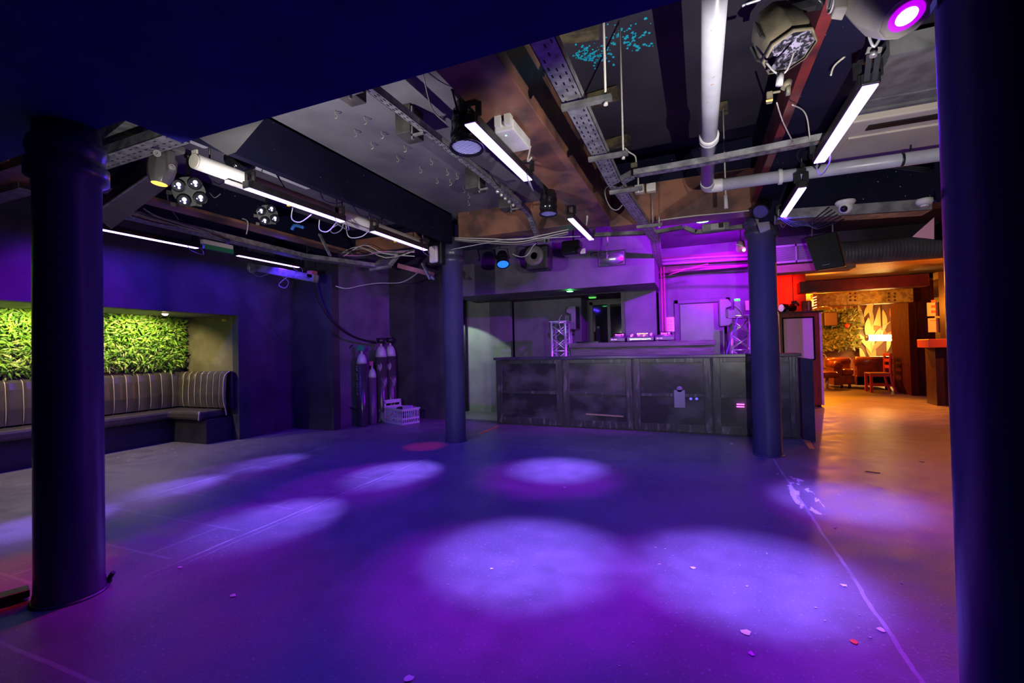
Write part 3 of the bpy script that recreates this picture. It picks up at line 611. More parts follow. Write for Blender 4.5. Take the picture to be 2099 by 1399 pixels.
for y in (2.2, 3.5, 4.1, 4.7): MB().cyl((sx, y, 2.55), (sx, y, 2.98), .006, 8).build('hanging_rod', blackm, t)
# surface lamps in the screen bay
def batten(name, label, y0, y1, x, z, m, m2):
    t = thing(name, label, 'light fitting', (x, y0, z)); MB().box((x-.06, y0, z), (x+.06, y1, z+.03)).build('base_tray', m2, t, bevel=.006)
    MB().box((x-.05, y0+.02, z-.045), (x+.05, y1-.02, z)).build('diffuser', m, t, bevel=.022); return t
batten('batten_light', 'white surface-mounted batten light behind the dark stage lamp', 2.84, 3.6, -3.62, 2.92, glassw, khaki)
batten('batten_light', 'white batten light partly hidden by the sloping grey board', 1.95, 2.55, -3.62, 2.92, glassw, khaki)
batten('batten_light', 'violet-lit batten light above the far end of the projection screen', 3.95, 4.55, -3.35, 2.86, mat('violet_glow_diffuser', (.5, .48, .62), .35, em=(.25, .2, 1), es=.25), mat('brown_tray', (.2, .12, .08), .5))  # violet light falling on it is put in as tint and weak glow
# long box trunking hung askew beside the left column
A = [Yp(196, 418, 2.3), Yp(190, 438, 2.15), Yp(228, 470, 2.3), Yp(232, 446, 2.45)]
B = [Yp(300, 326, 2.3), Yp(306, 358, 2.15), Yp(342, 384, 2.3), Yp(338, 345, 2.45)]
t = thing('box_trunking', 'large grey box trunking slung at a slant behind the left column', 'trunking', tuple(Yp(270, 400, 2.3)))
MB().loft(A, B).build('duct_box', mat('grey_duct_board', (.14, .13, .125), .5, (.09, .085, .085), 4, bump=.1), t, bevel=.004)
MB().bar(A[1], B[1], .01).build('corner_seam', galv, t)
# exit sign
e0, e1 = Zp(415, 497, 2.44), Zp(479, 511, 2.44); x = -5.14
t = thing('exit_sign', 'green and cream emergency exit box above the end of the left led bar', 'exit sign', (x, e0.y, 2.43))
MB().box((x-.03, 3.5, 2.47), (x+.03, 3.86, 2.52)).build('housing', mat('ivory_plastic', (0,)*3), t, bevel=.006); MB().box((x-.02, 3.52, 2.42), (x+.02, 3.87, 2.475)).build('sign_panel', tapeg, t)
# hanging grey duct at left
t = thing('air_heater', 'grey wrapped duct with a cylindrical motor hanging by the booth wall', 'duct heater', tuple(Yp(560, 550, 4.9)))
def P5(px, py, y=4.9): return Yp(px, py, y)
MB().lathe(P5(470, 541), [(.03, 0), (.045, .02), (.055, .15), (.07, .3), (.07, .5), (.05, .52)], P5(600, 566)-P5(470, 541), 18).build('motor', mat('grey_motor', (.22, .22, .25), .35), t)
dA = P5(508, 545); dB = P5(648, 571); b_ = MB(); b_.bar(dA, dB, .1, .11); b_.build('wrapped_duct', mat('foil_wrap', (.25, .24, .28), .45, (.1, .1, .12), 9, bump=.8, metal=.3), t, bevel=.01)
MB().bar(P5(478, 556), P5(496, 590), .03, .015).build('leg', galvd, t); MB().bar(P5(482, 556), P5(482, 566), .01).build('latch', galvd, t)
MB().cbox(P5(640, 563), (.09, .1, .1)).build('end_cap', mat('red_end_cap', (.4, .1, .2), .5), t)
MB().tube([P5(505, 540), P5(528, 566), P5(560, 560), P5(590, 575), P5(585, 590, 4.8), P5(572, 582, 4.8), P5(600, 560)], .006).build('loose_wire', cabm, t)
for p_ in (P5(520, 538), P5(630, 556)): MB().cyl(p_, (p_.x, p_.y, 3.0), .005, 6).build('hanging_rod', blackm, t)
# white bulkhead speaker by middle column + bracket
c = Yp(889, 521, 5.15); t = thing('wall_lamp', 'white oval bulkhead lamp in a dark frame beside the middle column', 'light', tuple(c))
MB().cbox(c+Vector((0, .06, .02)), (.22, .1, .3)).build('housing', blackm, t, bevel=.02); MB().cbox(c, (.125, .05, .22)).build('diffuser', mat('pink_white_diffuser', (.6, .5, .55), .35), t, bevel=.03)
tag(MB().bar(Yp(866, 540, 5.2), Yp(882, 572, 5.2), .05, .02).bar(Yp(884, 567, 5.15), Yp(890, 572, 5.15), .03).build('angle_bracket', galvd), 'bent metal bracket hanging left of the middle column', 'bracket')
# round-faced speaker, projector, drum fixture
c = Yp(1093, 523, 6.2); t = thing('ceiling_speaker', 'round-faced loudspeaker hung under the cross beam', 'loudspeaker', tuple(c))
MB().cbox(c+Vector((.03, .16, -.02)), (.36, .26, .36)).build('cabinet', blackm, t, bevel=.04); MB().lathe(c+Vector((0, .04, 0)), [(.15, 0), (.14, .02), (.09, .03), (.05, .01)], (0, -1, 0), 28).build('horn', mat('grey_horn', (.13, .11, .12), .45), t); MB().cyl(c+Vector((0, .15, .15)), (c.x, c.y+.15, 2.93), .012, 8).build('bracket', blackm, t)
c = Yp(1172, 506, 6.2); t = thing('projector', 'black projector pointing down beside the round-faced loudspeaker', 'projector', tuple(c))
MB().cbox(c+Vector((-.02, .1, 0)), (.26, .22, .2)).build('body', blackg, t, bevel=.03); MB().cyl(c+Vector((.06, .04, -.03)), c+Vector((.14, -.04, -.08)), .05, 16).build('barrel', blackm, t); MB().cbox(c+Vector((.16, -.03, -.08)), (.07, .03, .07)).build('lens_cap', whitep2, t, bevel=.006); MB().cyl(c+Vector((0, .1, .1)), (c.x, c.y+.1, 2.93), .012, 8).build('bracket', blackm, t)
c = Yp(1255, 531, 6.45); t = thing('drum_lamp', 'silver drum-shaped lamp in a square frame above the bar', 'lamp', tuple(c))
MB().cyl(c+Vector((-.16, 0, 0)), c+Vector((.16, 0, 0)), .085, 28).build('drum', chrome, t)
for k in (-1, 1): MB().bar(c+Vector((-.18, -.07, .1*k)), c+Vector((.18, -.07, .1*k)), .014).bar(c+Vector((.185*k, -.07, -.1)), c+Vector((.185*k, -.07, .1)), .014).build('frame_rail', blackm, t)
MB().bar(c+Vector((-.06, -.09, 0)), c+Vector((-.06, -.02, .26)), .016, .008).cyl(c+Vector((-.06, 0, .2)), c+Vector((-.06, 0, .45)), .01, 8).build('yoke', galv, t)
# junction box, sockets
c = Zp(1052, 284, 2.58); t = thing('junction_box', 'white twin-gear junction box on the rust-brown beam', 'junction box', tuple(c))
MB().box((c.x-.065, c.y-.16, 2.56), (c.x+.065, c.y+.16, 2.63)).build('lid', whitep2, t, bevel=.008); MB().box((c.x-.05, c.y-.19, 2.585), (c.x-.01, c.y-.14, 2.65)).box((c.x+.015, c.y-.19, 2.585), (c.x+.055, c.y-.14, 2.65)).build('cable_gland', whitep2, t); MB().lathe((c.x-.01, c.y-.1, 2.559), [(.006, 0), (.006, .004)], seg=10).build('status_lamp', green_e, t)
for px, py, lb in ((1311, 388, 'white socket box on the cross beam beside the wide tray, left one'), (1335, 385, 'white socket box on the cross beam with a rod beneath, right one')):
    c = Yp(px, py, 5.28); t = thing('socket_box', lb, 'socket', tuple(c), group='white socket boxes'); MB().box((c.x-.05, 5.24, c.z-.045), (c.x+.05, 5.32, c.z+.045)).build('box', mat('ivory_plastic', (0,)*3), t, bevel=.006); MB().box((c.x-.035, 5.232, c.z-.02), (c.x+.035, 5.241, c.z+.03)).build('face_plate', whitep2, t)
a = Yp(1337, 396, 5.2); c = Yp(1338, 462, 5.2); tag(MB().cyl(a, c, .006, 8).build('conduit', alu), 'thin vertical rod below the right socket box', 'rod')
c = Yp(1467, 465, 5.9); t = thing('socket_strip', 'grey double socket outlet on the sagging conduit', 'socket', tuple(c)); MB().cbox(c, (.3, .05, .09)).build('back_box', galvd, t, bevel=.01); MB().cbox(c+Vector((.02, -.03, .0)), (.15, .012, .07)).build('face_plate', mat('dirty_white', (.4, .38, .36), .5), t, bevel=.004); MB().cbox(c+Vector((.055, -.05, 0)), (.05, .04, .05)).build('plug', rub, t)
# lamp on top of the bar-side column
c = Yp(1558, 452, 5.4); t = thing('speaker_pod', 'grey wedge-shaped speaker pod on top of the dark column by the bar', 'loudspeaker', tuple(c))
P_ = lambda px, py, y: Yp(px, py, y)
MB().loft([P_(1545, 440, 5.35), P_(1572, 430, 5.35), P_(1580, 470, 5.35), P_(1558, 478, 5.35)], [P_(1547, 436, 5.55), P_(1582, 432, 5.55), P_(1586, 468, 5.55), P_(1560, 474, 5.55)]).build('cabinet', mat('grey_pod', (.22, .2, .21), .5, (.14, .13, .14), 9), t, bevel=.008)
MB().bar(P_(1565, 432, 5.45), P_(1562, 412, 5.45), .05).build('bracket', blackm, t)
# white cassette unit, grey sheet, camera, grille, duct, speaker
c0 = Zp(1708, 300, 2.86); t = thing('air_conditioner', 'white ceiling cassette air conditioner beyond the big violet led bar', 'air conditioner', (1.6, 4.1, 2.78))
MB().box((1.06, 4.05, 2.80), (2.4, 5.1, 2.99)).build('cassette_panel', cream, t, bevel=.012)
MB().box((1.22, 4.14, 2.79), (2.3, 4.22, 2.802)).build('air_slot', blackm, t); MB().box((1.14, 4.32, 2.785), (2.3, 5.0, 2.802)).build('intake_panel', cream, t, bevel=.006)
tag(MB().box((1.08, 3.25, 2.84), (2.6, 4.0, 2.92)).box((1.06, 3.22, 2.82), (2.6, 3.27, 2.93)).box((1.06, 3.94, 2.82), (2.6, 3.98, 2.84)).box((1.06, 3.8, 2.83), (2.6, 3.82, 2.84)).build('duct_sheet', lead), 'dented grey sheet-metal duct in front of the air conditioner', 'duct')
c = Yp(1733, 425, 4.98); t = thing('dome_camera', 'white dome security camera on the dark cross beam', 'camera', tuple(c))
MB().lathe(c+Vector((0, 0, .06)), [(.075, 0), (.08, -.015), (.07, -.03), (.05, -.05)], seg=28).build('mount', whitep2, t); MB().sphere(c+Vector((0, -.01, .0)), .058, seg=24, rings=12).build('eyeball', whitep2, t); MB().sphere(c+Vector((-.022, -.045, -.02)), .03, seg=16, rings=8).build('lens', blackg, t)
c = Yp(1895, 415, 4.98); t = thing('smoke_detector', 'small white detector beside the right column', 'detector', tuple(c)); MB().lathe(c, [(.06, .03), (.06, .0), (.045, -.02)], seg=24).build('base', whitep2, t); MB().lathe(c, [(.03, -.02), (.03, -.035)], seg=16).build('sensor', glassw, t)
# grille unit
g0, g1 = Yp(1583, 506, 8.2), Yp(1662, 540, 8.2); zb, ztp = Yp(1583, 541, 8.2).z, Yp(1600, 503, 8.2).z; t = thing('vent_grille', 'pale louvred ventilation grille over the lounge opening', 'vent', (g0.x, 8.2, zb))
X0 = g0.x-.05; X1 = Yp(1690, 520, 8.2).x
MB().box((X0, 8.22, zb), (X1, 8.5, ztp)).build('case', mat('grille_case', (.4, .36, .4), .5), t)
for a_, b_2 in (((X0, 8.19, zb), (X1, 8.22, zb+.03)), ((X0, 8.19, ztp-.03), (X1, 8.22, ztp)), ((X0, 8.19, zb), (X0+.03, 8.22, ztp)), (((X0+X1)/2-.01, 8.19, zb), ((X0+X1)/2+.01, 8.22, ztp))): MB().box(a_, b_2).build('frame_bar', mat('grille_case', (0,)*3), t)
sl = MB(); n = 13
for k in range(n): z_ = zb+.04+k*(ztp-zb-.08)/(n-1); sl.box((X0, 8.2, z_-.004), (X1, 8.216, z_+.004))
sl.build('louvre', mat('grille_dark', (.12, .1, .12), .5), t)
b_ = MB(); b_.box((X0, 8.25, zb-.14), (X1+.4, 8.6, zb-.02)); tag(b_.build('timber_board', mat('bare_timber', (.35, .22, .14), .6, (.25, .15, .1), 5, stretch=(.6, 3, 6)), bevel=.006), 'bare timber board beneath the louvred grille', 'board')
# spiral duct
a, c = Yp(1695, 513, 8.15), Yp(1960, 500, 8.15); zc = 2.47; prof = []; Ld = 3.6; n = 90; R = .165
for k in range(n+1):
    prof.append((R, k*Ld/n)); 
    if k < n: prof.append((R+.003, k*Ld/n+.006)); prof.append((R, k*Ld/n+.012))
tag(MB().lathe((1.75, 7.95, zc), prof, (1, 0, 0), 32).build('spiral_duct', mat('spiral_steel', (.16, .15, .15), .42, (.1, .095, .095), 5)), 'dark spiral ventilation duct above the lounge opening', 'duct')
# hanging speaker
F_ = [Yp(1649, 487, 6.3), Yp(1714, 473, 6.3), Yp(1733, 545, 6.3), Yp(1672, 555, 6.3)]
Bk = [p_+Vector((.09, .30, .03)) for p_ in F_]; t = thing('loudspeaker', 'black loudspeaker hanging tilted in front of the grille and spiral duct', 'loudspeaker', tuple(F_[3]))
MB().loft(F_, Bk).build('cabinet', mat('speaker_coating', (.006, .006, .009), .5, (.01, .01, .014), 60), t, bevel=.01)
fc = (F_[0]+F_[1]+F_[2]+F_[3])/4; MB().loft([fc+(p_-fc)*.92+Vector((0, -.004, 0)) for p_ in F_], [fc+(p_-fc)*.92+Vector((0, .004, 0)) for p_ in F_]).build('grille_cloth', blackm, t)
MB().bar(F_[0]+Vector((.1, .15, .02)), F_[0]+Vector((.12, .15, .25)), .03, .01).bar(F_[1]+Vector((0, .15, .02)), F_[1]+Vector((0, .15, .22)), .03, .01).build('hanging_bracket', galvd, t)
MB().bar(fc+Vector((-.035, -.01, -.16)), fc+Vector((.035, -.01, -.15)), .01, .004).build('logo_badge', mat('pale_badge', (0,)*3), t)
# paper triangle, lamp with pink lens
tag(MB().prism([Yp(1870, 485, 5.0), Yp(1915, 445, 5.0), Yp(1915, 490, 5.0)], (0, .004, 0)).build('pennant', mat('pink_paper', (.6, .28, .25), .6)), 'small pink paper pennant beside the right column', 'pennant')
c = Yp(1518, 497, 6.6); t = thing('stage_spot', 'pink-lit stage spot with a tiny bright bulb left of the dark bar-side column', 'stage light', tuple(c))
MB().cyl(c, c+Vector((.0, -.05, -.1)), .045, 16, .06).build('head', mat('pink_lens_body', (.6, .2, .4), .4), t); MB().bar(c, c+Vector((0, 0, .25)), .03, .01).build('bracket', redp, t); MB().sphere(Yp(1525, 512, 6.5), .02, seg=10, rings=6).build('bulb', lensv, t)
MB().bar(Yp(1508, 500, 6.5), Yp(1524, 504, 6.5), .008).build('filament_rod', whitep2, t)
for px, py, y, r_, lb, m_ in ((1168, 596, 7.28, .07, 'glowing green downlight under the bulkhead', green_e), (1440, 452, 6.2, .1, 'green uplighter glowing on the ceiling behind the cross beam', green_e)):
    if y > 7: c = Zp(px, py, 2.135)
    else: c = Yp(px, py, y)
    t = thing('downlight', lb, 'light', tuple(c)); MB().lathe(c, [(r_, .01), (r_, 0), (r_*.8, -.006)], seg=24).build('rim', blackm, t); MB().lathe(c, [(.001, -.008), (r_*.75, -.008)], seg=24).build('bulb', m_, t)
c = Zp(1215, 609, 2.12); t = thing('exit_lamp', 'tiny green running-man style light under the bulkhead', 'light', tuple(c)); c2 = c; t['label'] = 'tiny green emergency light deeper under the bulkhead'
MB().cbox(c, (.14, .08, .02)).build('case', whitep2, t, bevel=.003); MB().cbox(c-Vector((0, .02, .012)), (.12, .05, .012)).build('lit_face', mat('green_face', (.1, .6, .1), .3, em=(.05, 1, .05), es=1.2), t)
# ================================================================== BAR AND DECKS
BA, BB_ = Vector((-3.05, 6.86, 0)), Vector((1.16, 6.66, 0)); bd = (BB_-BA).normalized(); bn = Vector((-bd.y, bd.x, 0))   # bn points back
t = thing('bar_counter', 'long black bar counter with smoked front panels and scuffed ply frames', 'bar counter', tuple(BA))
bw = (BB_-BA).length
jo = [0, 1.13, 2.18, 3.22, bw]
for k in range(4):
    p, q = BA+bd*(jo[k]+.012), BA+bd*(jo[k+1]-.012); fr = MB()
    def pb(a0, a1, z0, z1, d0, d1): fr.prism([p+bd*a0+bn*d0+Vector((0, 0, z0)), p+bd*a1+bn*d0+Vector((0, 0, z0)), p+bd*a1+bn*d0+Vector((0, 0, z1)), p+bd*a0+bn*d0+Vector((0, 0, z1))], bn*(d1-d0))
    w = (q-p).length
    pb(0, .09, .02, 1.03, 0, .04); pb(w-.09, w, .02, 1.03, 0, .04); pb(.09, w-.09, .97, 1.03, .004, .036); pb(.09, w-.09, .5, .54, .006, .03); pb(.09, w-.09, .02, .12, .004, .036)
    f = fr.build('front_frame', plywood, t, bevel=.003)
    g = MB(); g.prism([p+bd*.08+bn*.018+Vector((0, 0, .1)), p+bd*(w-.08)+bn*.018+Vector((0, 0, .1)), p+bd*(w-.08)+bn*.018+Vector((0, 0, .99)), p+bd*.08+bn*.018+Vector((0, 0, .99))], bn*.008)
    g.build('smoked_panel', acry, t)
cb_ = MB(); cb_.prism([BA+bn*-.03+Vector((-.03, 0, 1.035)), BB_+bn*-.03+Vector((.03, 0, 1.035)), BB_+bn*.5+Vector((.03, 0, 1.035)), BA+bn*.5+Vector((-.03, 0, 1.035))], (0, 0, .04)); cb_.build('counter_top', mat('bar_top', (.05, .045, .07), .25, (.03, .028, .04), 5), t, bevel=.005)
MB().prism([BA+bn*.03, BA+bn*.06, BA+bn*.06+Vector((0, 0, 1.03)), BA+bn*.03+Vector((0, 0, 1.03))], bd*bw).prism([BA, BA+bn*.48, BA+bn*.48+Vector((0, 0, 1.03)), BA+Vector((0, 0, 1.03))], bd*.02).build('back_board', mat('bar_carcass', (.02, .018, .022), .6, (.04, .035, .05), 3), t)
# right-hand return, slightly lower and set back
rp = BB_+bd*.02
MB().prism([rp, rp+bd*.12+bn*-.10, rp+bd*.12+bn*-.10+Vector((0, 0, 1.0)), rp+Vector((0, 0, 1.02))], bn*.5).build('end_panel', mat('end_panel_paint', (.03, .028, .035), .5, (.05, .045, .055), 5), t, bevel=.004)
# items behind/inside panel 3
c = Yp(1393, 817, 6.72); tag(MB().box((c.x-.07, 6.715, c.z-.12), (c.x+.07, 6.722, c.z+.12)).build('paper_sheet', mat('pale_sheet', (.2, .17, .24), .5)), 'pale paper sheet stuck on the third smoked panel of the bar', 'paper')
c = Yp(1393, 797, 6.72); tag(MB().lathe((c.x, 6.715, c.z), [(.001, 0), (.04, 0), (.04, .012), (.001, .012)], (0, 1, 0), 20).build('paper_disc', mat('pale_sheet', (0,)*3)), 'pale round sticker just above the sheet on the bar front', 'sticker')
for k, px in enumerate((1416, 1428)):
    c = Yp(px, 817, 6.71); tag(MB().sphere((c.x, 6.71, c.z), .017, 1.2, .5, 1, 10, 6).build('led_dot', bluel), ('left', 'right')[k]+' of two tiny blue lights low on the bar front', 'light', )
for k, z_ in enumerate((828, 833)):
    a = Yp(1510, z_, 6.68); tag(MB().bar(a, a+Vector((.09, 0, 0)), .012, .012).build('led_strip', pinkl), ('upper', 'lower')[k]+' of two short pink light strips on the bar front', 'light')
a, c = Yp(1201, 848, 6.78), Yp(1278, 853, 6.78); tag(MB().bar(a, c, .012, .02).build('timber_strip', mat('bare_timber', (0,)*3)), 'short pale strip low on the second bar panel', 'strip')
# orange tapes on floor
def tape(a, b, w, m, label):
    a, b = Zp(*a, 0), Zp(*b, 0); d = (b-a).normalized(); s = Vector((-d.y, d.x, 0))*w/2; z = Vector((0, 0, .001)); return tag(MB().prism([a-s+z, a+s+z, (a+b)/2+s*1.3+z, b+s*.7+z, b-s*.7+z, (a+b)/2-s*.8+z], (0, 0, .003)).build('floor_tape', m), label, 'tape')
tape((983, 889), (1022, 873), .03, tapeo, 'curled orange-red tape on the floor at the left end of the bar')
tape((1641, 888), (1665, 920), .07, mat('frayed_orange_tape', (.75, .35, .08), .5), 'frayed orange tape strip at the right end of the bar')
tape((1774, 965), (1804, 969), .035, blackm, 'dark stick lying on the orange-lit floor')
# trusses
def truss(name, label, x, y, h, s=.24):
    t = thing(name, label, 'truss', (x, y, 0)); r = .022
    for a in (-1, 1):
        for b in (-1, 1): MB().cyl((x+a*s/2, y+b*s/2, 0), (x+a*s/2, y+b*s/2, h), r, 12).build('chord', alu, t)
    cs = [(-1, -1), (1, -1), (1, 1), (-1, 1)]
    for i in range(4):
        p, q = cs[i], cs[(i+1) % 4]; b_ = MB(); z = h-.015; n = 0
        P = lambda c, z: Vector((x+c[0]*s/2, y+c[1]*s/2, z))
        b_.cyl(P(p, h-.015), P(q, h-.015), .012, 8); b_.cyl(P(p, .02), P(q, .02), .012, 8)
        zz = h-.05
        while zz > .25:
            b_.cyl(P(p, zz), P(q, zz-.2), .009, 8).cyl(P(q, zz-.02), P(p, zz-.2), .009, 8)
            zz -= .22; n += 1
            if n % 2 == 0: b_.cyl(P(p, zz), P(q, zz), .012, 8)
        b_.build('lattice_brace', alu, t)
    MB().box((x-s/2-.03, y-s/2-.03, h), (x+s/2+.03, y+s/2+.03, h+.012)).build('top_plate', alu, t)
    return t
tl = Yp(1148, 660, 7.6); tr_ = Yp(1516, 648, 7.5)
truss('lighting_truss', 'short upright truss tower left of the decks', tl.x, 7.6, tl.z)
truss('lighting_truss', 'short upright truss tower right of the decks, beside the dark column', tr_.x, 7.5, tr_.z)
def dj_speaker(name, label, px0, px1, pyt, pyb, y, face, m):   # face=+1: baffle to the right
    a, b = Yp(px0, pyt, y), Yp(px1, pyb, y); x0, x1 = a.x, b.x; z0, z1 = b.z, a.z; H = z1-z0; W_ = x1-x0
    t = thing(name, label, 'loudspeaker', ((x0+x1)/2, y, z0)); fx = x1 if face > 0 else x0; s = -face
    X_ = lambda k: fx+s*k*W_
    MB().prism([(X_(0), y, z0), (X_(.75), y, z0+.02*H), (X_(1), y, z0+.13*H), (X_(1), y, z0+.27*H), (X_(.55), y, z0+.30*H), (X_(.55), y, z0+.66*H), (X_(1), y, z0+.72*H), (X_(1), y, z0+.85*H), (X_(.7), y, z1), (X_(0), y, z1)], (0, .3, 0)).build('cabinet', m, t, bevel=.012)
    MB().prism([(X_(-.05), y+.01, z0+.02), (X_(.0), y+.01, z0+.02), (X_(.0), y+.01, z1-.02), (X_(-.05), y+.01, z1-.02)], (0, .28, 0)).build('grille', blackm, t)
    MB().prism([(X_(.45), y-.004, z0+.34*H), (X_(.66), y-.004, z0+.34*H), (X_(.66), y-.004, z0+.62*H), (X_(.45), y-.004, z0+.62*H)], (0, .02, 0)).build('handle_recess', blackm, t)
    MB().box((min(X_(.6), X_(1.25)), y+.06, z0+.3*H), (max(X_(.6), X_(1.25)), y+.24, z0+.6*H)).build('amplifier_box', m, t)
    MB().cyl(((x0+x1)/2, y+.15, z0-.1), ((x0+x1)/2, y+.15, z0), .018, 12).build('pole_socket', blackm, t)
    return t
spm = mat('loudspeaker_plastic', (.11, .1, .12), .45, (.14, .13, .15), 60)
dj_speaker('loudspeaker', 'grey loudspeaker on a pole by the left truss tower, facing the decks', 1160, 1180, 627, 675, 8.02, 1, spm)
dj_speaker('loudspeaker', 'loudspeaker on a pole by the right truss tower, facing the decks', 1474, 1502, 613, 668, 7.22, -1, spm)
a = Yp(1170, 680, 8.17); tag(MB().cyl((a.x, 8.17, 0), (a.x, 8.17, Yp(1170, 676, 8.17).z-.01), .03, 16).build('speaker_pole', alu), 'bright pole under the left loudspeaker', 'pole')
a = Yp(1488, 690, 7.37); tag(MB().cyl((a.x, 7.37, 0), (a.x, 7.37, Yp(1488, 668, 7.37).z-.01), .02, 16).build('speaker_pole', blackm), 'dark pole under the right loudspeaker', 'pole')
tag(MB().tube([Yp(1152, 645, 7.4), Yp(1146, 655, 7.4), Yp(1148, 672, 7.4), Yp(1158, 690, 7.4), Yp(1162, 705, 7.4)], .008).build('cable', cabm), 'grey cable drooping behind the left loudspeaker', 'cable')
tag(MB().tube([Yp(1512, 650, 7.2), Yp(1506, 672, 7.2), Yp(1498, 695, 7.2), Yp(1488, 728, 7.1)], .009).build('cable', mat('blue_cable', (.15, .12, .6), .4)), 'blue cable hanging from the right loudspeaker', 'cable')
c = Yp(1515, 640, 7.45); t = thing('stage_lamp', 'small stage lamp on top of the right truss tower', 'stage light', tuple(c))
MB().cbox(c+Vector((0, 0, .06)), (.14, .16, .2)).build('body', spm, t, bevel=.01); MB().cyl(c+Vector((-.02, 0, .17)), c+Vector((-.02, 0, .2)), .04, 12).build('dial', mat('green_face', (0,)*3), t); MB().box((c.x+.08, 7.4, c.z+.02), (c.x+.14, 7.55, c.z+.16)).build('side_box', mat('ivory_plastic', (0,)*3), t, bevel=.006)
MB().tube([c+Vector((-.07, -.1, .1)), c+Vector((.02, -.14, .0)), c+Vector((.05, -.12, -.15)), c+Vector((.0, -.1, -.2))], .008).build('lead', cabm, t)
# desk
D0, D1 = Yp(1168, 727, 7.55), Yp(1468, 722, 7.55)
t = thing('dj_desk', 'rough grey-painted timber desk carrying the decks', 'desk', ((D0.x+D1.x)/2, 7.55, 0))
MB().box((D0.x+.02, 7.57, .95), (D1.x-.02, 7.65, 1.20)).build('fascia', mat('rough_grey_ply', (.09, .08, .08), .5, (.045, .04, .043), 6, bump=.5, stretch=(.6, 3, 5)), t, bevel=.004)
MB().box((D0.x, 7.53, 1.2), (D1.x, 7.97, 1.28)).build('desk_top', mat('rough_grey_ply', (0,)*3), t, bevel=.004)
for a in (D0.x+.05, D1.x-.13):
    for b in (7.66, 7.86): MB().box((a, b, 0), (a+.08, b+.08, 1.14)).build('leg', plywood, t)
zt_ = 1.28
tag(MB().box((D0.x+.1, 7.6, zt_), (D0.x+.48, 7.87, zt_+.018)).box((D0.x+.105, 7.605, zt_+.018), (D0.x+.475, 7.865, zt_+.026)).build('laptop', blackg, bevel=.003), 'closed black laptop on the left of the timber desk', 'laptop')
def cdj(label, px0, px1, y0=7.58):
    a, b = Yp(px0, 700, y0), Yp(px1, 700, y0); w = b.x-a.x; t = thing('media_player', label, 'media player', (a.x+w/2, y0, zt_), group='media players on the desk'); x = a.x
    MB().prism([(x, y0, zt_+.015), (x, y0, zt_+.07), (x, y0+.36, zt_+.11), (x, y0+.36, zt_+.015)], (w, 0, 0)).build('body', mat('player_body', (.1, .09, .11), .35), t, bevel=.006)
    MB().lathe((x+w/2, y0+.13, zt_+.085), [(w*.36, 0), (w*.36, .012), (w*.3, .02), (w*.28, .018)], (0, -.12, 1), 28).build('jog_wheel', chrome, t)
    MB().prism([(x+.04, y0+.26, zt_+.1), (x+.04, y0+.25, zt_+.135), (x+.04, y0+.37, zt_+.16), (x+.04, y0+.37, zt_+.1)], (w-.08, 0, 0)).build('display', blackg, t)
    text('logo', 'Pioneer DJ', .032, (x+w/2, y0+.24, zt_+.118), (PI/2, 0, 0), pinkl, t)
    for k in range(5): MB().cyl((x+.03+k*.018, y0-.002, zt_+.045), (x+.03+k*.018, y0+.004, zt_+.045), .006, 8).build('button', [pinkl, chrome, bluel, chrome, pinkl][k], t)
    for a2 in (.03, w-.03): MB().cyl((x+a2, y0+.03, zt_), (x+a2, y0+.03, zt_+.016), .016, 10).build('foot', chrome, t)
cdj('left media player on the desk, lit pink lettering', 1250, 1281); cdj('right media player on the desk, lit pink lettering', 1343, 1382)
a, b = Yp(1285, 700, 7.58), Yp(1340, 700, 7.58); w = b.x-a.x; x = a.x; y0 = 7.58
t = thing('dj_mixer', 'dj mixer with amber-lit meters between the two media players', 'mixer', (x+w/2, y0, zt_))
MB().prism([(x, y0, zt_+.012), (x, y0, zt_+.075), (x, y0+.36, zt_+.12), (x, y0+.36, zt_+.012)], (w, 0, 0)).build('body', mat('player_body', (0,)*3), t, bevel=.006)
for i in range(4):
    for j in range(4): MB().cyl((x+w*(.14+.24*i), y0+.08+.075*j, zt_+.08+.009*j), (x+w*(.14+.24*i), y0+.08+.075*j, zt_+.112+.009*j), .011, 10).build('knob', chrome if (i+j) % 2 else pinkl, t)
MB().box((x+w*.3, y0+.3, zt_+.128), (x+w*.72, y0+.31, zt_+.14)).build('level_meter', amber, t)
MB().box((x+w*.1, y0-.003, zt_+.03), (x+w*.9, y0+.002, zt_+.05)).build('front_strip', chrome, t)
# notice on the wall
c0, c1 = Yp(1363, 650, 8.58), Yp(1384, 679, 8.58); t = thing('notice', 'white printed notice on the purple wall beside the door behind the decks', 'notice', (c0.x, 8.58, c1.z))
MB().box((c0.x, 8.585, c1.z), (c1.x, 8.6, c0.z)).build('sheet', screenw, t)
for k in range(9): zz = c0.z-.04-k*(c0.z-c1.z-.06)/9; ww = (c1.x-c0.x)*(.5 if k % 3 else .35); MB().box(((c0.x+c1.x)/2-ww/2, 8.582, zz-.006), ((c0.x+c1.x)/2+ww/2, 8.586, zz)).build('print_line', inkm, t)

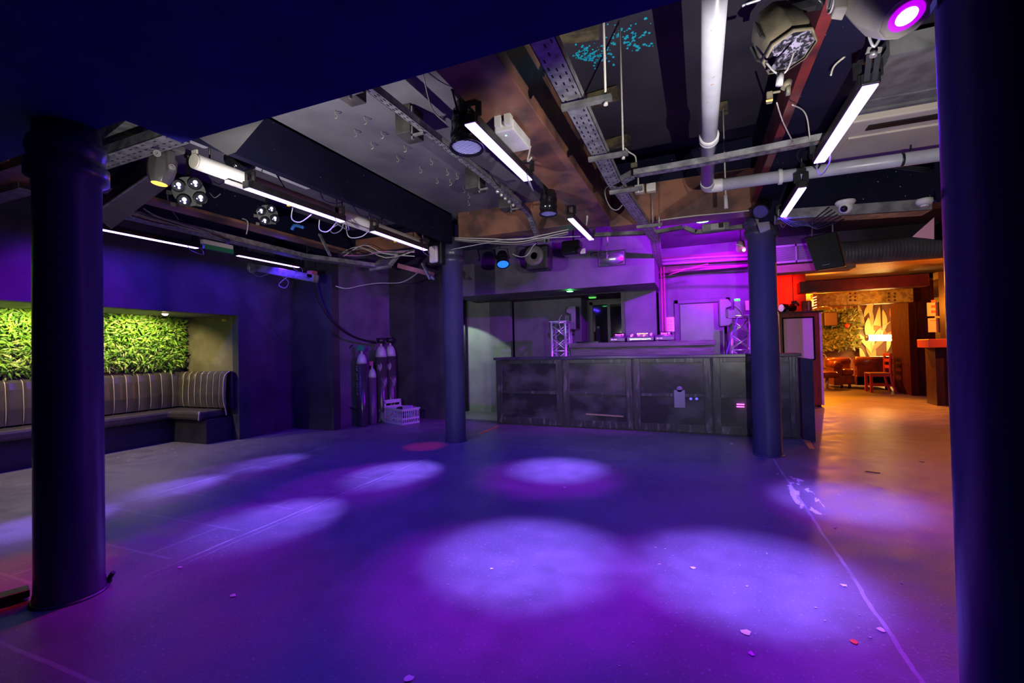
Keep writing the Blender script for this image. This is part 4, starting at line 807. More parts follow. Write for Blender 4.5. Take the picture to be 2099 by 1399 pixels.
# ================================================================== CYLINDERS, CRATE
def gas(name, label, x, y, r, h, sh, body, valve=0, grp=None):
    t = thing(name, label, 'gas cylinder', (x, y, 0), group=grp)
    MB().lathe((x, y, 0), [(r*.97, 0), (r, .02), (r, h-sh*1.6)], seg=32).build('body', body, t)
    prof = [(r, h-sh*1.6)]+[(r*math.cos(a)*.85+r*.15, h-sh*1.6+sh*1.3*math.sin(a)) for a in (.25, .5, .75, 1.0, 1.25, 1.5)]+[(r*.22, h-sh*.15), (r*.22, h)]
    MB().lathe((x, y, 0), prof, seg=32).build('shoulder', mat('cylinder_shoulder', (.4, .38, .42), .4, (.3, .28, .32), 9), t)
    if valve == 0: MB().cyl((x, y, h), (x, y, h+.07), .022, 12).cyl((x-.02, y, h+.04), (x-.07, y-.01, h+.04), .012, 8).build('valve', chrome, t); MB().cbox((x+.0, y-.02, h+.05), (.11, .08, .085)).build('valve_guard', tapeg, t, bevel=.008)
    elif valve == 1: MB().cyl((x, y, h), (x, y, h+.11), .02, 12).build('valve', chrome, t); MB().lathe((x, y, h+.0), [(.07, .0), (.075, .09), (.068, .09), (.064, .0)], seg=20).build('valve_guard', blackm, t); MB().tube([(x-.09, y-.02, h+.03), (x-.02, y-.05, h+.0), (x+.05, y-.04, h+.03)], .009).build('hose_tail', cabw, t)
    else: MB().cyl((x, y, h), (x, y, h+.05), .018, 12).cbox((x, y-.02, h+.05), (.05, .03, .07)).build('valve', mat('red_blue_cap', (.5, .1, .3), .4), t)
    return t
cyb = mat('dark_cylinder_paint', (.03, .028, .035), .22, (.05, .045, .055), 5); cym = mat('scratched_cylinder', (.045, .035, .045), .25, (.3, .25, .3), 9, bump=.3, stretch=(1, 1, .4), thr=(.55, .62))
g1 = gas('gas_cylinder', 'tall gas cylinder with green valve guard and white stencil marks', -5.14, 6.13, .082, 1.23, .13, cyb, 0)
gas('gas_cylinder', 'short narrow gas cylinder between the tall ones', -5.12, 6.36, .068, .97, .12, mat('plum_cylinder', (.1, .05, .12), .35), 2)
gas('gas_cylinder', 'tall scratched gas cylinder behind the short one', -5.1, 6.58, .095, 1.36, .15, cym, 1)
gas('gas_cylinder', 'tallest rear gas cylinder, hard against the crate', -5.1, 6.84, .095, 1.37, .15, cym, 1)
rs = random.Random(5); b_ = MB()
for k in range(16):
    z_ = .98-k*.03; a_ = -2.25+rs.uniform(-.04, .04); w_ = rs.uniform(.012, .03)
    if k in (3, 8): continue
    for q in range(2):
        ang = a_+q*.17; cx_, cy_ = -5.14+.0835*math.cos(ang), 6.13+.0835*math.sin(ang); tn = Vector((-math.sin(ang), math.cos(ang), 0)); b_.bar(Vector((cx_, cy_, z_))-tn*w_/2, Vector((cx_, cy_, z_+rs.uniform(-.008, .008)))+tn*w_/2, .009, .004)
b_.build('stencil_mark', whitep2, g1, label='illegible white stencil marks')
# crate
t = thing('storage_crate', 'white slotted plastic crate with raised lid beside the gas cylinders', 'crate', (-4.70, 6.60, 0), rot=(0, 0, -.35))
cr = mat('crate_plastic', (.5, .45, .55), .4)
L_, D_, H_ = .25, .17, .26
bb = MB(); bb.box((-L_, -D_, 0), (L_, D_, .012))
for k in range(15):
    x = -L_+k*(2*L_-.012)/14; bb.box((x, -D_, 0), (x+.012, -D_+.006, H_)); bb.box((x, D_-.006, 0), (x+.012, D_, H_))
for k in range(9):
    y = -D_+k*(2*D_-.012)/8; bb.box((-L_, y, 0), (-L_+.006, y+.012, H_)); bb.box((L_-.006, y, 0), (L_, y+.012, H_))
for z in (0, .08, H_-.04):
    for a_, b_2 in (((-L_, -D_-.002, z), (L_, -D_+.004, z+.03)), ((-L_, D_-.004, z), (L_, D_+.002, z+.03)), ((-L_-.002, -D_, z), (-L_+.004, D_, z+.03)), ((L_-.004, -D_, z), (L_+.002, D_, z+.03))): bb.box(a_, b_2)
bb.build('slotted_body', cr, t, local=True)
rm = MB()
for a_, b_2 in (((-L_-.015, -D_-.015, H_-.02), (L_+.015, -D_+.004, H_)), ((-L_-.015, D_-.004, H_-.02), (L_+.015, D_+.015, H_)), ((-L_-.015, -D_, H_-.02), (-L_+.004, D_, H_)), ((L_-.004, -D_, H_-.02), (L_+.015, D_, H_))): rm.box(a_, b_2)
rm.build('rim', cr, t, local=True)
ld = MB()
for a_, b_2 in (((-L_-.04, -D_, .0), (-L_-.02, -D_+.03, .36)), ((-L_-.04, D_-.03, .0), (-L_-.02, D_, .38)), ((-L_-.04, -D_, .32), (-L_-.02, D_, .38)), ((-L_-.035, -D_, .26), (-L_-.025, D_, .28))): ld.box(a_, b_2)
ld.build('lid', cr, t, local=True)
lab = MB(); lab.box((-L_+.05, -D_-.006, .05), (-.02, -D_-.003, .2)); lab.build('paper_label', mat('scribbled_label', (.4, .45, .5), .6, (.6, .12, .08), 22, thr=(.55, .6)), t, local=True)
Rz_ = Matrix.Rotation(-.35, 4, 'Z'); T_ = Matrix.Translation((-4.70, 6.60, 0))
def incr(p): return (T_ @ Rz_) @ Vector(p)
tag(MB().sphere(incr((-.03, 0, .2)), .11, 1.1, 1, .65, 16, 8).build('black_bag', rub), 'black bundle inside the plastic crate', 'bag')
tag(MB().cbox(incr((.12, .03, .25)), (.14, .12, .09)).build('small_carton', mat('pink_blue_carton', (.5, .2, .45), .5, (.2, .15, .6), 12), bevel=.008), 'small pink and blue carton on top of the crate contents', 'carton')
tag(MB().bar(incr((-.1, -.08, .19)), incr((.16, .1, .17)), .06, .12).build('blue_box', mat('blue_box_card', (.15, .3, .6), .5)), 'bluish box inside the plastic crate', 'box')
# hoses
tag(MB().tube([Yp(640, 572, 5.1), Yp(648, 600, 5.2), Yp(660, 628, 5.3), Yp(685, 662, 5.5), Yp(725, 690, 5.9), Yp(770, 702, 6.5)], .017, 8).build('hose', rub), 'thick black hose hanging from the grey duct to the gas cylinders', 'hose')
tag(MB().tube([Yp(723, 706, 6.05), Yp(707, 725, 6.0), Yp(698, 765, 6.0), Yp(699, 800, 6.0), Yp(710, 830, 6.0), Yp(733, 838, 6.05)], .012, 8).build('hose', rub), 'looped black hose left of the gas cylinders', 'hose')
tag(MB().tube([Yp(688, 586, 5.7), Yp(710, 591, 5.8), Yp(740, 585, 6), Yp(775, 580, 6), Yp(820, 579, 5.9), Yp(848, 565, 5.7), Yp(862, 552, 5.5)], .008).build('cable', cabw), 'thin pale cable swagging across in front of the corner wall', 'cable')

# ================================================================== LOUNGE
c0, c1 = Zp(1596, 846, 0), Zp(1682, 828, 0); y = 10.1
a, b = Yp(1594, 640, y), Yp(1683, 636, y)
t = thing('display_cabinet', 'tall red-lit timber cabinet with a framed blank white board', 'cabinet', ((a.x+b.x)/2, y, 0))
MB().box((a.x, y, .04), (b.x, y+.5, a.z-.03)).build('body', redw, t); MB().box((a.x-.03, y-.03, a.z-.03), (b.x+.03, y+.52, a.z)).build('top', darkw, t)
for x in (a.x-.005, b.x-.035): MB().box((x, y-.012, .04), (x+.035, y+.0, a.z-.03)).build('edge_strip', whitep2, t)
p0, p1 = Yp(1602, 651, y), Yp(1671, 737, y)
MB().box((p0.x+.02, y-.02, p1.z+.02), (p1.x-.02, y-.002, p0.z-.02)).build('white_board', mat('white_paper', (0,)*3), t); fr = MB()
for q in (((p0.x, y-.03, p1.z), (p0.x+.025, y-.003, p0.z)), ((p1.x-.025, y-.03, p1.z), (p1.x, y-.003, p0.z)), ((p0.x, y-.03, p0.z-.025), (p1.x, y-.003, p0.z)), ((p0.x, y-.03, p1.z), (p1.x, y-.003, p1.z+.02))): fr.box(*q)
fr.build('frame', blackg, t)
for x in (a.x+.05, b.x-.09): MB().box((x, y+.03, 0), (x+.05, y+.08, .04)).build('foot', blackm, t)
zc = a.z
c = Yp(1610, 626, y+.15); t = thing('stage_lamp', 'blue-black stage lamp lying on the tall cabinet', 'stage light', (c.x, y+.15, zc)); MB().cyl((c.x-.08, y+.1, zc+.09), (c.x+.16, y+.25, zc+.09), .085, 20, .07).build('can', blackg, t); MB().lathe((c.x-.08, y+.1, zc+.09), [(.001, -.004), (.07, -.004), (.075, .01)], (.24, .15, 0), 20).build('lens', mat('frosted_lens', (.6, .55, .8), .2, em=(.4, .35, 1), es=.6), t); MB().bar((c.x+.02, y+.1, zc), (c.x+.02, y+.1, zc+.05), .05).build('foot', blackm, t)
c = Yp(1590, 628, y+.2); tag(MB().sphere((c.x+.03, y+.3, zc+.07), .08, 1, 1, 1, 14, 8).cyl((c.x+.03, y+.3, zc), (c.x+.03, y+.3, zc+.05), .05, 12).build('lamp_globe', blackm), 'small dark round lamp half hidden behind the bar-side column', 'lamp')
c = Yp(1655, 620, y+.1); t = thing('neon_lamp', 'boxy lamp with bright red-white glowing fins on the tall cabinet', 'lamp', (c.x, y+.1, zc)); MB().box((c.x-.1, y+.08, zc), (c.x+.07, y+.3, zc+.2)).build('box', redw, t, bevel=.01); MB().box((c.x-.0, y+.06, zc+.02), (c.x+.025, y+.08, zc+.18)).build('side_panel', mat('lilac_panel', (.5, .35, .6), .5), t)
for k in range(5): MB().bar((c.x+.09, y+.1, zc+.05+k*.05), (c.x+.15, y+.12, zc+.07+k*.05), .02, .012).build('fin', mat('red_neon', (1, .3, .2), .3, em=(1, .2, .08), es=9), t)
c = Yp(1632, 618, y+.15); tag(MB().tube([(c.x-.05, y+.2, zc), (c.x-.06, y+.2, zc+.12), (c.x, y+.2, zc+.2), (c.x+.05, y+.2, zc+.12)], .02).cbox((c.x-.03, y+.2, zc+.19), (.09, .06, .06)).build('tripod_head', blackm), 'dark clamp fitting beside the glowing lamp on the cabinet', 'clamp')
# far wall: dark foliage panel, mural, speaker, brick base
fy = 17.3
f0, f1 = Yp(1682, 665, fy), Yp(1757, 715, fy)
def leafy_xz(name, label, x0, x1, z0, z1, y, n, mats, sz, seed):
    rnd = random.Random(seed); b = MB(); b.box((x0, y+.02, z0), (x1, y+.05, z1))
    for k in range(n):
        L = rnd.uniform(.5, 1.4)*sz; w = L*rnd.uniform(.2, .4); p = Vector((rnd.uniform(x0, x1), y-rnd.uniform(0, .12), rnd.uniform(z0, z1))); d = Vector((rnd.gauss(0, 1), -rnd.uniform(.1, .9), rnd.gauss(0, .8))).normalized()
        u = d.cross(Vector((0, -1, rnd.gauss(0, .5)))).normalized()*w; b.cur = rnd.randrange(len(mats)); b.add([p, p+d*L*.5+u*.5, p+d*L, p+d*L*.5-u*.5], [(0, 1, 2), (0, 2, 3)])
    return tag(b.build(name, mats), label, 'plant wall', kind='stuff')
z_hi, z_lo = Yp(1700, 638, fy).z, Yp(1700, 712, fy).z
leafy_xz('foliage', 'dark olive artificial foliage panel on the far lounge wall', Yp(1675, 700, fy).x, Yp(1756, 700, fy).x, z_lo, z_hi, fy, 2600, leafd, .16, 9)
m0, m1 = Yp(1757, 640, 17.4).x, Yp(1852, 640, 17.4).x
t = thing('mural', 'mural of big curling leaves on the far lounge wall behind the glowing lamp', 'mural', ((m0+m1)/2, 17.4, .35))
MB().box((m0, 17.36, .3), (m1, 17.4, 2.5)).build('backing', mat('mural_dark', (.14, .06, .03), .5, (.07, .03, .02), 3), t)
rs = random.Random(11); lm = [mat('mural_leaf_%d' % i, c, .5) for i, c in enumerate(((.5, .35, .12), (.55, .4, .2), (.3, .25, .1), (.5, .12, .05), (.35, .3, .18)))]
for k in range(22):
    x = rs.uniform(m0+.1, m1-.1); z = rs.uniform(.4, 2.0); L = rs.uniform(.5, 1.0); an = rs.uniform(-.7, .7); w = rs.uniform(.05, .13); P = []
    n = 7; cv = rs.uniform(-.4, .4)
    def pt(s, side): 
        a_ = an+cv*s; return Vector((x+L*s*math.sin(a_)+side*w*math.sin(PI*s)*math.cos(a_), 17.35-.004*k, z+L*s*math.cos(a_)-side*w*math.sin(PI*s)*math.sin(a_)))
    P = [pt(i/n, 1) for i in range(n+1)]+[pt(i/n, -1) for i in range(n-1, 0, -1)]
    P = [Vector((min(max(p.x, m0), m1), p.y, min(p.z, 2.45))) for p in P]; MB().prism(P, (0, .003, 0)).build('painted_leaf', lm[k % 5], t)
c = Yp(1701, 654, 16.9); t = thing('wall_speaker', 'brown loudspeaker on the dark foliage panel', 'loudspeaker', tuple(c)); MB().cbox(c, (.34, .3, .42)).build('cabinet', darkw, t, bevel=.015); MB().cbox(c+Vector((0, -.155, 0)), (.3, .01, .38)).build('grille', mat('brown_grille', (.08, .035, .02), .6), t)
tag(MB().sphere(Yp(1737, 667, 17.1), .07, seg=12, rings=8).build('red_flower', mat('red_petal', (.6, .05, .03), .5)), 'red flower on the dark foliage panel', 'flower')
# glowing tube lamp
a, b = Yp(1779, 692, 16.6), Yp(1838, 692, 16.6); t = thing('tube_lamp', 'blazing horizontal tube lamp in front of the mural', 'lamp', tuple((a+b)/2))
MB().cyl(a, b, .085, 16).build('tube', warm_t, t)
for e, s in ((a, -1), (b, 1)): MB().cyl(e, e+Vector((.06*s, 0, 0)), .09, 16).build('end_cap', chrome, t)
MB().cyl((a+b)/2, ((a.x+b.x)/2, 16.6, 2.5), .02, 8).build('hanging_rod', darkw, t)
# chesterfield
sy = 14.3; t = thing('sofa', 'oxblood leather chesterfield sofa with buttoned back on the far left of the lounge', 'sofa', (Yp(1745, 780, sy).x, sy, 0)); t['label'] = 'oxblood leather chesterfield sofa with buttoned back in the lounge'
x0, x1 = Yp(1712, 780, sy).x, Yp(1822, 780, sy).x; xm = Yp(1751, 780, sy).x
MB().box((x0+.1, sy, .1), (xm, sy+.8, .34)).box((xm-.02, sy-.25, .1), (x1, sy+.75, .34)).build('base', leath, t, bevel=.02)
MB().box((x0+.16, sy-.03, .34), (xm, sy+.6, .5)).build('seat_cushion', leath, t, bevel=.05)
def rollarm(p, q, h, r, name):
    p, q = Vector(p), Vector(q); b = MB(); d = (q-p).normalized(); s = Vector((-d.y, d.x, 0)); b.prism([p-s*.09, p+s*.09, p+s*.09+Vector((0, 0, h-r)), p-s*.09+Vector((0, 0, h-r))], q-p); b.lathe(p+Vector((0, 0, h-r)), [(r*.5, -.03), (r, .0), (r, (q-p).length), (r*.5, (q-p).length+.03)], d, 20); o = b.build(name, leath, t)
    bt = MB(); n = int((q-p).length/.16)
    for k in range(n):
        for j, zz in enumerate((h-.3, h-.16)): bt.sphere(p+d*((k+.5+.5*(j % 2))*.16)+Vector((0, 0, zz))-s*.09, .011, seg=6, rings=4)
    if bt.v: bt.build('button', darkw, o)
rollarm((x0+.06, sy-.02, .08), (x0+.06, sy+.75, .08), .62, .11, 'arm'); rollarm((x0, sy+.78, .1), (xm+.1, sy+.78, .1), .68, .11, 'backrest'); rollarm((xm, sy-.16, .1), (x1, sy-.16, .1), .72, .12, 'outer_back')
for q in ((x0+.15, sy+.05), (xm-.1, sy+.02), (x1-.1, sy-.15)): MB().cyl((q[0], q[1], 0), (q[0], q[1], .1), .03, 10).build('foot', darkw, t)
# red chair
cy = 13.2; cxl, cxr = Yp(1784, 790, cy).x, Yp(1831, 790, cy).x
t = thing('dining_chair', 'red-painted wooden chair standing side-on in front of the sofa', 'chair', ((cxl+cxr)/2, cy, 0)); bx = cxr-.04
for yy in (cy, cy+.36):
    MB().bar((cxl+.02, yy, 0), (cxl+.02, yy, .42), .05).build('leg', chairr, t)
    MB().tube([(bx+.1, yy, 0), (bx+.03, yy, .2), (bx, yy, .42), (bx-.0, yy, .7), (bx+.01, yy, .92)], .027, 8).build('leg', chairr, t)
    MB().bar((cxl+.02, yy, .17), (bx+.04, yy, .17), .035, .045).build('stretcher', chairr, t); MB().bar((cxl+.0, yy, .40), (bx, yy, .40), .04, .06).build('seat_rail', chairr, t)
MB().box((cxl-.01, cy-.02, .43), (bx+.01, cy+.38, .46)).build('seat', mat('tan_seat', (.4, .2, .08), .4), t, bevel=.01)
for z_ in (.6, .75, .88): MB().bar((bx, cy, z_), (bx, cy+.36, z_), .02, .07).build('back_slat', chairr, t)
# small table/stool at left of sofa
a = Yp(1695, 775, 14.0); t = thing('bar_stool', 'low round leather stool beside the chesterfield sofa', 'stool', (a.x, 14.0, 0)); MB().lathe((a.x, 14, .3), [(.2, 0), (.24, .05), (.24, .12), (.2, .16)], seg=24).build('seat', leath, t); MB().cyl((a.x, 14, .02), (a.x, 14, .3), .035, 12).lathe((a.x, 14, 0), [(.2, 0), (.2, .015), (.05, .04)], seg=24).build('base', chrome, t)
a = Yp(1686, 745, 15.9); t = thing('wire_chair', 'thin wire-backed chair partly hidden by the tall cabinet', 'chair', (a.x, 15.9, 0)); _o = len(bpy.data.objects)
MB().box((a.x-.2, 15.9, .42), (a.x+.2, 16.3, .45)).build('seat', darkw, t, bevel=.01)
for q in ((-.18, .02), (.18, .02), (-.18, .38), (.18, .38)): MB().cyl((a.x+q[0], 15.9+q[1], 0), (a.x+q[0], 15.9+q[1], .42), .014, 8).build('leg', chrome, t)
MB().tube([(a.x-.18, 16.28, .45), (a.x-.17, 16.32, .8), (a.x, 16.33, .86), (a.x+.17, 16.32, .8), (a.x+.18, 16.28, .45)], .012).cyl((a.x, 16.3, .45), (a.x, 16.33, .86), .009, 6).build('backrest', chrome, t)
# counter at the right of the lounge, notices
a = Yp(1889, 700, 10.9); t = thing('lounge_bar', 'red-lit timber counter at the right of the lounge', 'counter', (a.x+.6, 10.9, 0)); ztb = Yp(1889, 695, 10.9).z
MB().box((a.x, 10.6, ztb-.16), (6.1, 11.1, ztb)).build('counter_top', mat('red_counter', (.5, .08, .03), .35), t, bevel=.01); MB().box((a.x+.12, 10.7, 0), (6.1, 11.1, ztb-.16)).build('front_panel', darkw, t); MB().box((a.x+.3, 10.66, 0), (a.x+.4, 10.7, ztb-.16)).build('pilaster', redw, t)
for px0, py0, px1, py1, lb in ((1901, 620, 1925, 647, 'framed poster of small red figures on the lounge counter wall'), (1903, 652, 1925, 680, 'plain white notice below the framed poster')):
    p, q = Yp(px0, py0, 11.25), Yp(px1, py1, 11.25); t = thing('poster', lb, 'poster', (p.x, 11.25, q.z)); MB().box((p.x, 11.26, q.z), (q.x+.25, 11.28, p.z)).build('sheet', mat('warm_paper', (.75, .6, .4), .5), t)
    if py0 < 650:
        for i in range(3):
            for j in range(3): xx = p.x+.06+i*.11; zz = q.z+.06+j*.1; MB().box((xx, 11.254, zz), (xx+.07, 11.262, zz+.05)).build('printed_figure', mat('red_print', (.6, .1, .05), .5), t)
    else: MB().box((p.x+.03, 11.254, p.z-.05), (q.x+.15, 11.262, p.z-.04)).build('print_line', mat('red_print', (0,)*3), t)
# ================================================================== CABLES, HOOKS, LITTER
def cable(label, pts, r=.004, m=None, cat='cable', name='cable', sub=4):
    return tag(MB().tube(pts, r, 5, sub).build(name, m or cabm), label, cat)
Q = lambda px, py, y: Yp(px, py, y)
cable('pale rope and cord pair holding the big black par can', [Q(945, 128, 2.55), Q(940, 150, 2.55), Q(948, 170, 2.55), Q(951, 190, 2.58)], .005, rope)
cable('twisted safety cord beside the big black par can', [Q(954, 125, 2.55), Q(960, 150, 2.55), Q(959, 190, 2.58)], .008, rope)
tag(MB().cbox(Q(961, 193, 2.56), (.025, .01, .035)).build('cable_tie', tapey), 'yellow tag on the safety cord of the big par can', 'tag')
cable('thin grey cable arcing from the soffit left of the big par can', [Q(866, 146, 2.5), Q(878, 200, 2.6), Q(890, 230, 2.6), Q(915, 252, 2.6)], .0045)
cable('pale tape loop dangling off the rust-brown beam right of the junction box', [Q(1080, 264, 3.1), Q(1089, 275, 3.1), Q(1086, 305, 3.1), Q(1081, 330, 3.1), Q(1090, 322, 3.1)], .009, rope)
cable('long thin wire loop hanging near the small par can', [Q(1166, 366, 4.6), Q(1162, 395, 4.6), Q(1158, 408, 4.6), Q(1164, 413, 4.6), Q(1168, 405, 4.6), Q(1166, 366, 4.6)], .005, rope)
cable('wire loop hanging above the short led bar', [Q(1200, 411, 5.0), Q(1203, 432, 5.0), Q(1202, 462, 5.0), Q(1205, 440, 5.0), Q(1201, 412, 5.0)], .005, cabw)
cable('grey cable loop hanging from the tray junction', [Q(1250, 380, 4.2), Q(1241, 388, 4.2), Q(1242, 405, 4.2), Q(1252, 425, 4.2), Q(1265, 430, 4.2), Q(1276, 420, 4.2)], .006)
cable('grey lead with a hanging plug near the tray junction', [Q(1281, 303, 3.7), Q(1290, 312, 3.7), Q(1302, 320, 3.7), Q(1304, 335, 3.7)], .006, rope)
tag(MB().cbox(Q(1300, 342, 3.7), (.05, .04, .06)).build('plug', khaki, bevel=.006), 'dusty plug dangling from the ceiling near the tray junction', 'plug')
for k, (dx, sag, m) in enumerate(((0, 0, rope), (0, 5, rope), (0, 9, cabm))):
    cable(['upper', 'middle', 'lower'][k]+' strand of the pale cables strung along the foot of the brown cross beam', [Q(932, 487+sag*.6, 5.28), Q(1000, 489+sag, 5.25), Q(1060, 491+sag, 5.25), Q(1110, 482+sag, 5.25), Q(1165, 470+sag, 5.28)], .008, m)
cable('thin cable sagging from the column to the wide tray', [Q(925, 511, 5.2), Q(985, 500, 5.2), Q(1040, 490, 5.2), Q(1130, 487, 5.2), Q(1190, 484, 5.3)], .005, cabw)
cable('white lead looping in front of the round-faced loudspeaker', [Q(1050, 520, 5.9), Q(1065, 526, 5.9), Q(1080, 523, 5.9), Q(1092, 505, 5.9), Q(1100, 498, 5.9)], .006, cabw)
cable('black cable along the foot of the cross beam right of the wide tray', [Q(1345, 452, 5.2), Q(1420, 442, 5.2), Q(1490, 436, 5.2), Q(1545, 430, 5.2)], .007, rope)
for k in range(6):
    cable(['first', 'second', 'third', 'fourth', 'fifth', 'sixth'][k]+' black wire of the tangle draped over the grey trunking', [Q(1590+k*7, 440+k*3, 5.06), Q(1625+k*5, 464-k*2, 5.06), Q(1660+k*3, 454+k*3, 5.06), Q(1700+k*6, 424+k*5, 5.06)], .006, rub)
for k in range(4):
    cable(['first', 'second', 'third', 'fourth'][k]+' black cable sprig poking over the white pipe by the right column', [Q(1760+k*8, 334+k*2, 4.6), Q(1825, 338+k*3, 4.6), Q(1905, 345+k*4, 4.6)] if k < 3 else [Q(1863, 350, 4.6), Q(1864, 325, 4.6), Q(1867, 297, 4.6)], .006, rub)
cable('twisted chain loop hanging between the moving head and the big led bar', [Q(1787, 35, 2.3), Q(1780, 65, 2.3), Q(1790, 95, 2.3), Q(1800, 85, 2.3), Q(1806, 72, 2.3)], .006, alu)
t = thing('hanging_clamp', 'black clamp with metal wing bolt above the big diagonal led bar', 'clamp', tuple(Q(1788, 120, 2.35)))
MB().bar(Q(1776, 104, 2.35), Q(1806, 104, 2.35), .02).build('cross_plate', galvd, t); MB().bar(Q(1782, 110, 2.35), Q(1776, 165, 2.45), .02, .01).bar(Q(1800, 110, 2.35), Q(1792, 165, 2.45), .02, .01).build('jaw', blackm, t); MB().cyl(Q(1791, 106, 2.33), Q(1790, 116, 2.33), .014, 8).build('wing_bolt', chrome, t)
t = thing('hanging_clamp', 'black clamp hanging under the white pipe over the small led bar', 'clamp', tuple(Q(1643, 365, 4.3)))
MB().bar(Q(1636, 346, 4.25), Q(1641, 380, 4.25), .03, .014).bar(Q(1650, 346, 4.25), Q(1646, 380, 4.25), .03, .014).bar(Q(1635, 348, 4.25), Q(1651, 348, 4.25), .02).build('jaw', blackm, t); MB().cyl(Q(1643, 343, 4.25), Q(1643, 300, 4.25), .008, 8).build('hanger', blackm, t)
cable('knotted black cables dropping beside the oxblood flange', [Q(1640, 240, 3.6), Q(1646, 290, 3.9), Q(1634, 320, 4.1), Q(1650, 340, 4.2)], .007, rub)
cable('thin pale wire looping from the oxblood flange', [Q(1592, 210, 3.0), Q(1605, 250, 3.2), Q(1625, 290, 3.5)], .004, rope)
cable('thin pale wire arching beside the oxblood flange', [Q(1624, 215, 3.0), Q(1645, 225, 3.2), Q(1655, 245, 3.3), Q(1660, 285, 3.4)], .004, rope)
cable('pale bent wire near the top of the black beam', [Q(1733, 115, 2.8), Q(1710, 135, 2.8), Q(1703, 155, 2.8)], .005, rope)
cable('violet-lit lead looping under the nearer screen led bar', [Q(600, 425, 3.0), Q(598, 448, 3.0), Q(615, 455, 3.0), Q(638, 440, 3.0)], .005, cabw)
cable('white lead loop at the end of the nearer screen led bar', [Q(655, 450, 3.3), Q(655, 470, 3.3), Q(672, 474, 3.3), Q(690, 455, 3.4)], .005, cabw)
cable('grey looped lead between the two screen led bars', [Q(700, 455, 3.5), Q(678, 470, 3.5), Q(685, 478, 3.5), Q(700, 470, 3.5), Q(705, 450, 3.5)], .005)
cable('long grey lead sagging left of the far screen led bar', [Q(709, 460, 3.7), Q(715, 485, 3.7), Q(740, 485, 3.7), Q(757, 472, 3.7)], .005, cabw)
cable('thin black wire fan behind the projection screen', [Q(530, 368, 3.0), Q(548, 337, 3.0), Q(585, 386, 3.0)], .004, rub)
cable('thin black wire hanging over the white batten light', [Q(562, 340, 3.0), Q(575, 370, 3.0), Q(586, 386, 3.0)], .004, rub)
cable('grey wire hanging between the two four-lens led pars', [Q(430, 395, 2.8), Q(440, 405, 2.8), Q(452, 397, 2.8)], .004)
cable('black straps dropping to the left cable tray', [Q(343, 392, 2.7), Q(347, 420, 2.9), Q(366, 450, 3.2)], .006)
for k in range(4):
    cable(['first', 'second', 'third', 'fourth'][k]+' dark wire lying along the left cable tray', [Zp(270+k*8, 442-k*5, 2.47), Zp(330, 458-k*4, 2.46), Zp(400+k*10, 470+k*3, 2.45), Zp(470, 492+k*3, 2.46)], .006, [rub, cabm, rub, cabm][k])
for k in range(6):
    rs = random.Random(40+k); cable(['first', 'second', 'third', 'fourth', 'fifth', 'sixth'][k]+' tangled wire on the left tray near the middle column', [Q(690+rs.randint(0, 30), 515+rs.randint(-8, 14), 5.0), Q(740+rs.randint(-10, 10), 505+rs.randint(-4, 24), 5.0), Q(790+rs.randint(-10, 10), 520+rs.randint(-10, 12), 5.0), Q(850, 505+rs.randint(0, 20), 5.1)], .007, [cabw, rope, cabm, rub, mat('pink_cable', (.6, .15, .5), .4), cabm][k])
cable('white coat-hook shaped wire under the brown joist of the left tray', [Q(476, 455, 3.6), Q(495, 448, 3.6), Q(508, 455, 3.6), Q(505, 480, 3.6)], .007, rope)
b_ = MB(); b_.bar(Q(655, 480, 4.0), Q(677, 524, 4.0), .035, .015); tag(b_.build('metal_strip', galvd), 'diagonal pale metal strip above the left tray', 'strip')
tag(MB().tube([Q(598, 470, 3.9), Q(605, 462, 3.9), Q(622, 466, 3.9)], .02, 6).build('blue_clamp', bluet), 'blue cable clamp cluster below the nearer screen led bar', 'clamp')
tag(MB().bar(Q(820, 545, 5.3), Q(885, 562, 5.3), .12, .06).build('flange_plate', mat('pinkish_plate', (.4, .15, .2), .45, (.2, .08, .1), 6)), 'pinkish plate left of the middle column top', 'plate')  # pinkish base colour with darker mottling
tag(MB().bar(Q(800, 543, 5.2), Q(818, 520, 5.2), .06, .03).bar(Q(760, 553, 5.2), Q(800, 546, 5.2), .06, .03).build('tray_offcut', galv), 'angled steel offcut at the end of the left cable tray', 'metal')
tag(MB().cbox(Q(770, 421, 4.2), (.03, .03, .12)).build('lamp_holder', chrome), 'small silver lamp holder right of the violet-lit batten', 'lamp holder')
for k, px in enumerate((688, 755, 864)):
    a = Q(px, 365+[0, 30, 80][k], [3.55, 4.1, 4.9][k]); b = Q(px+3, 445+[0, 30, 50][k], [3.55, 4.1, 4.9][k]); cable(['pale hanging strap of the projection screen, nearest', 'pale hanging strap of the projection screen, middle', 'pale wire loop at the far end of the projection screen'][k], [a, b], .006, rope, 'strap', 'strap')
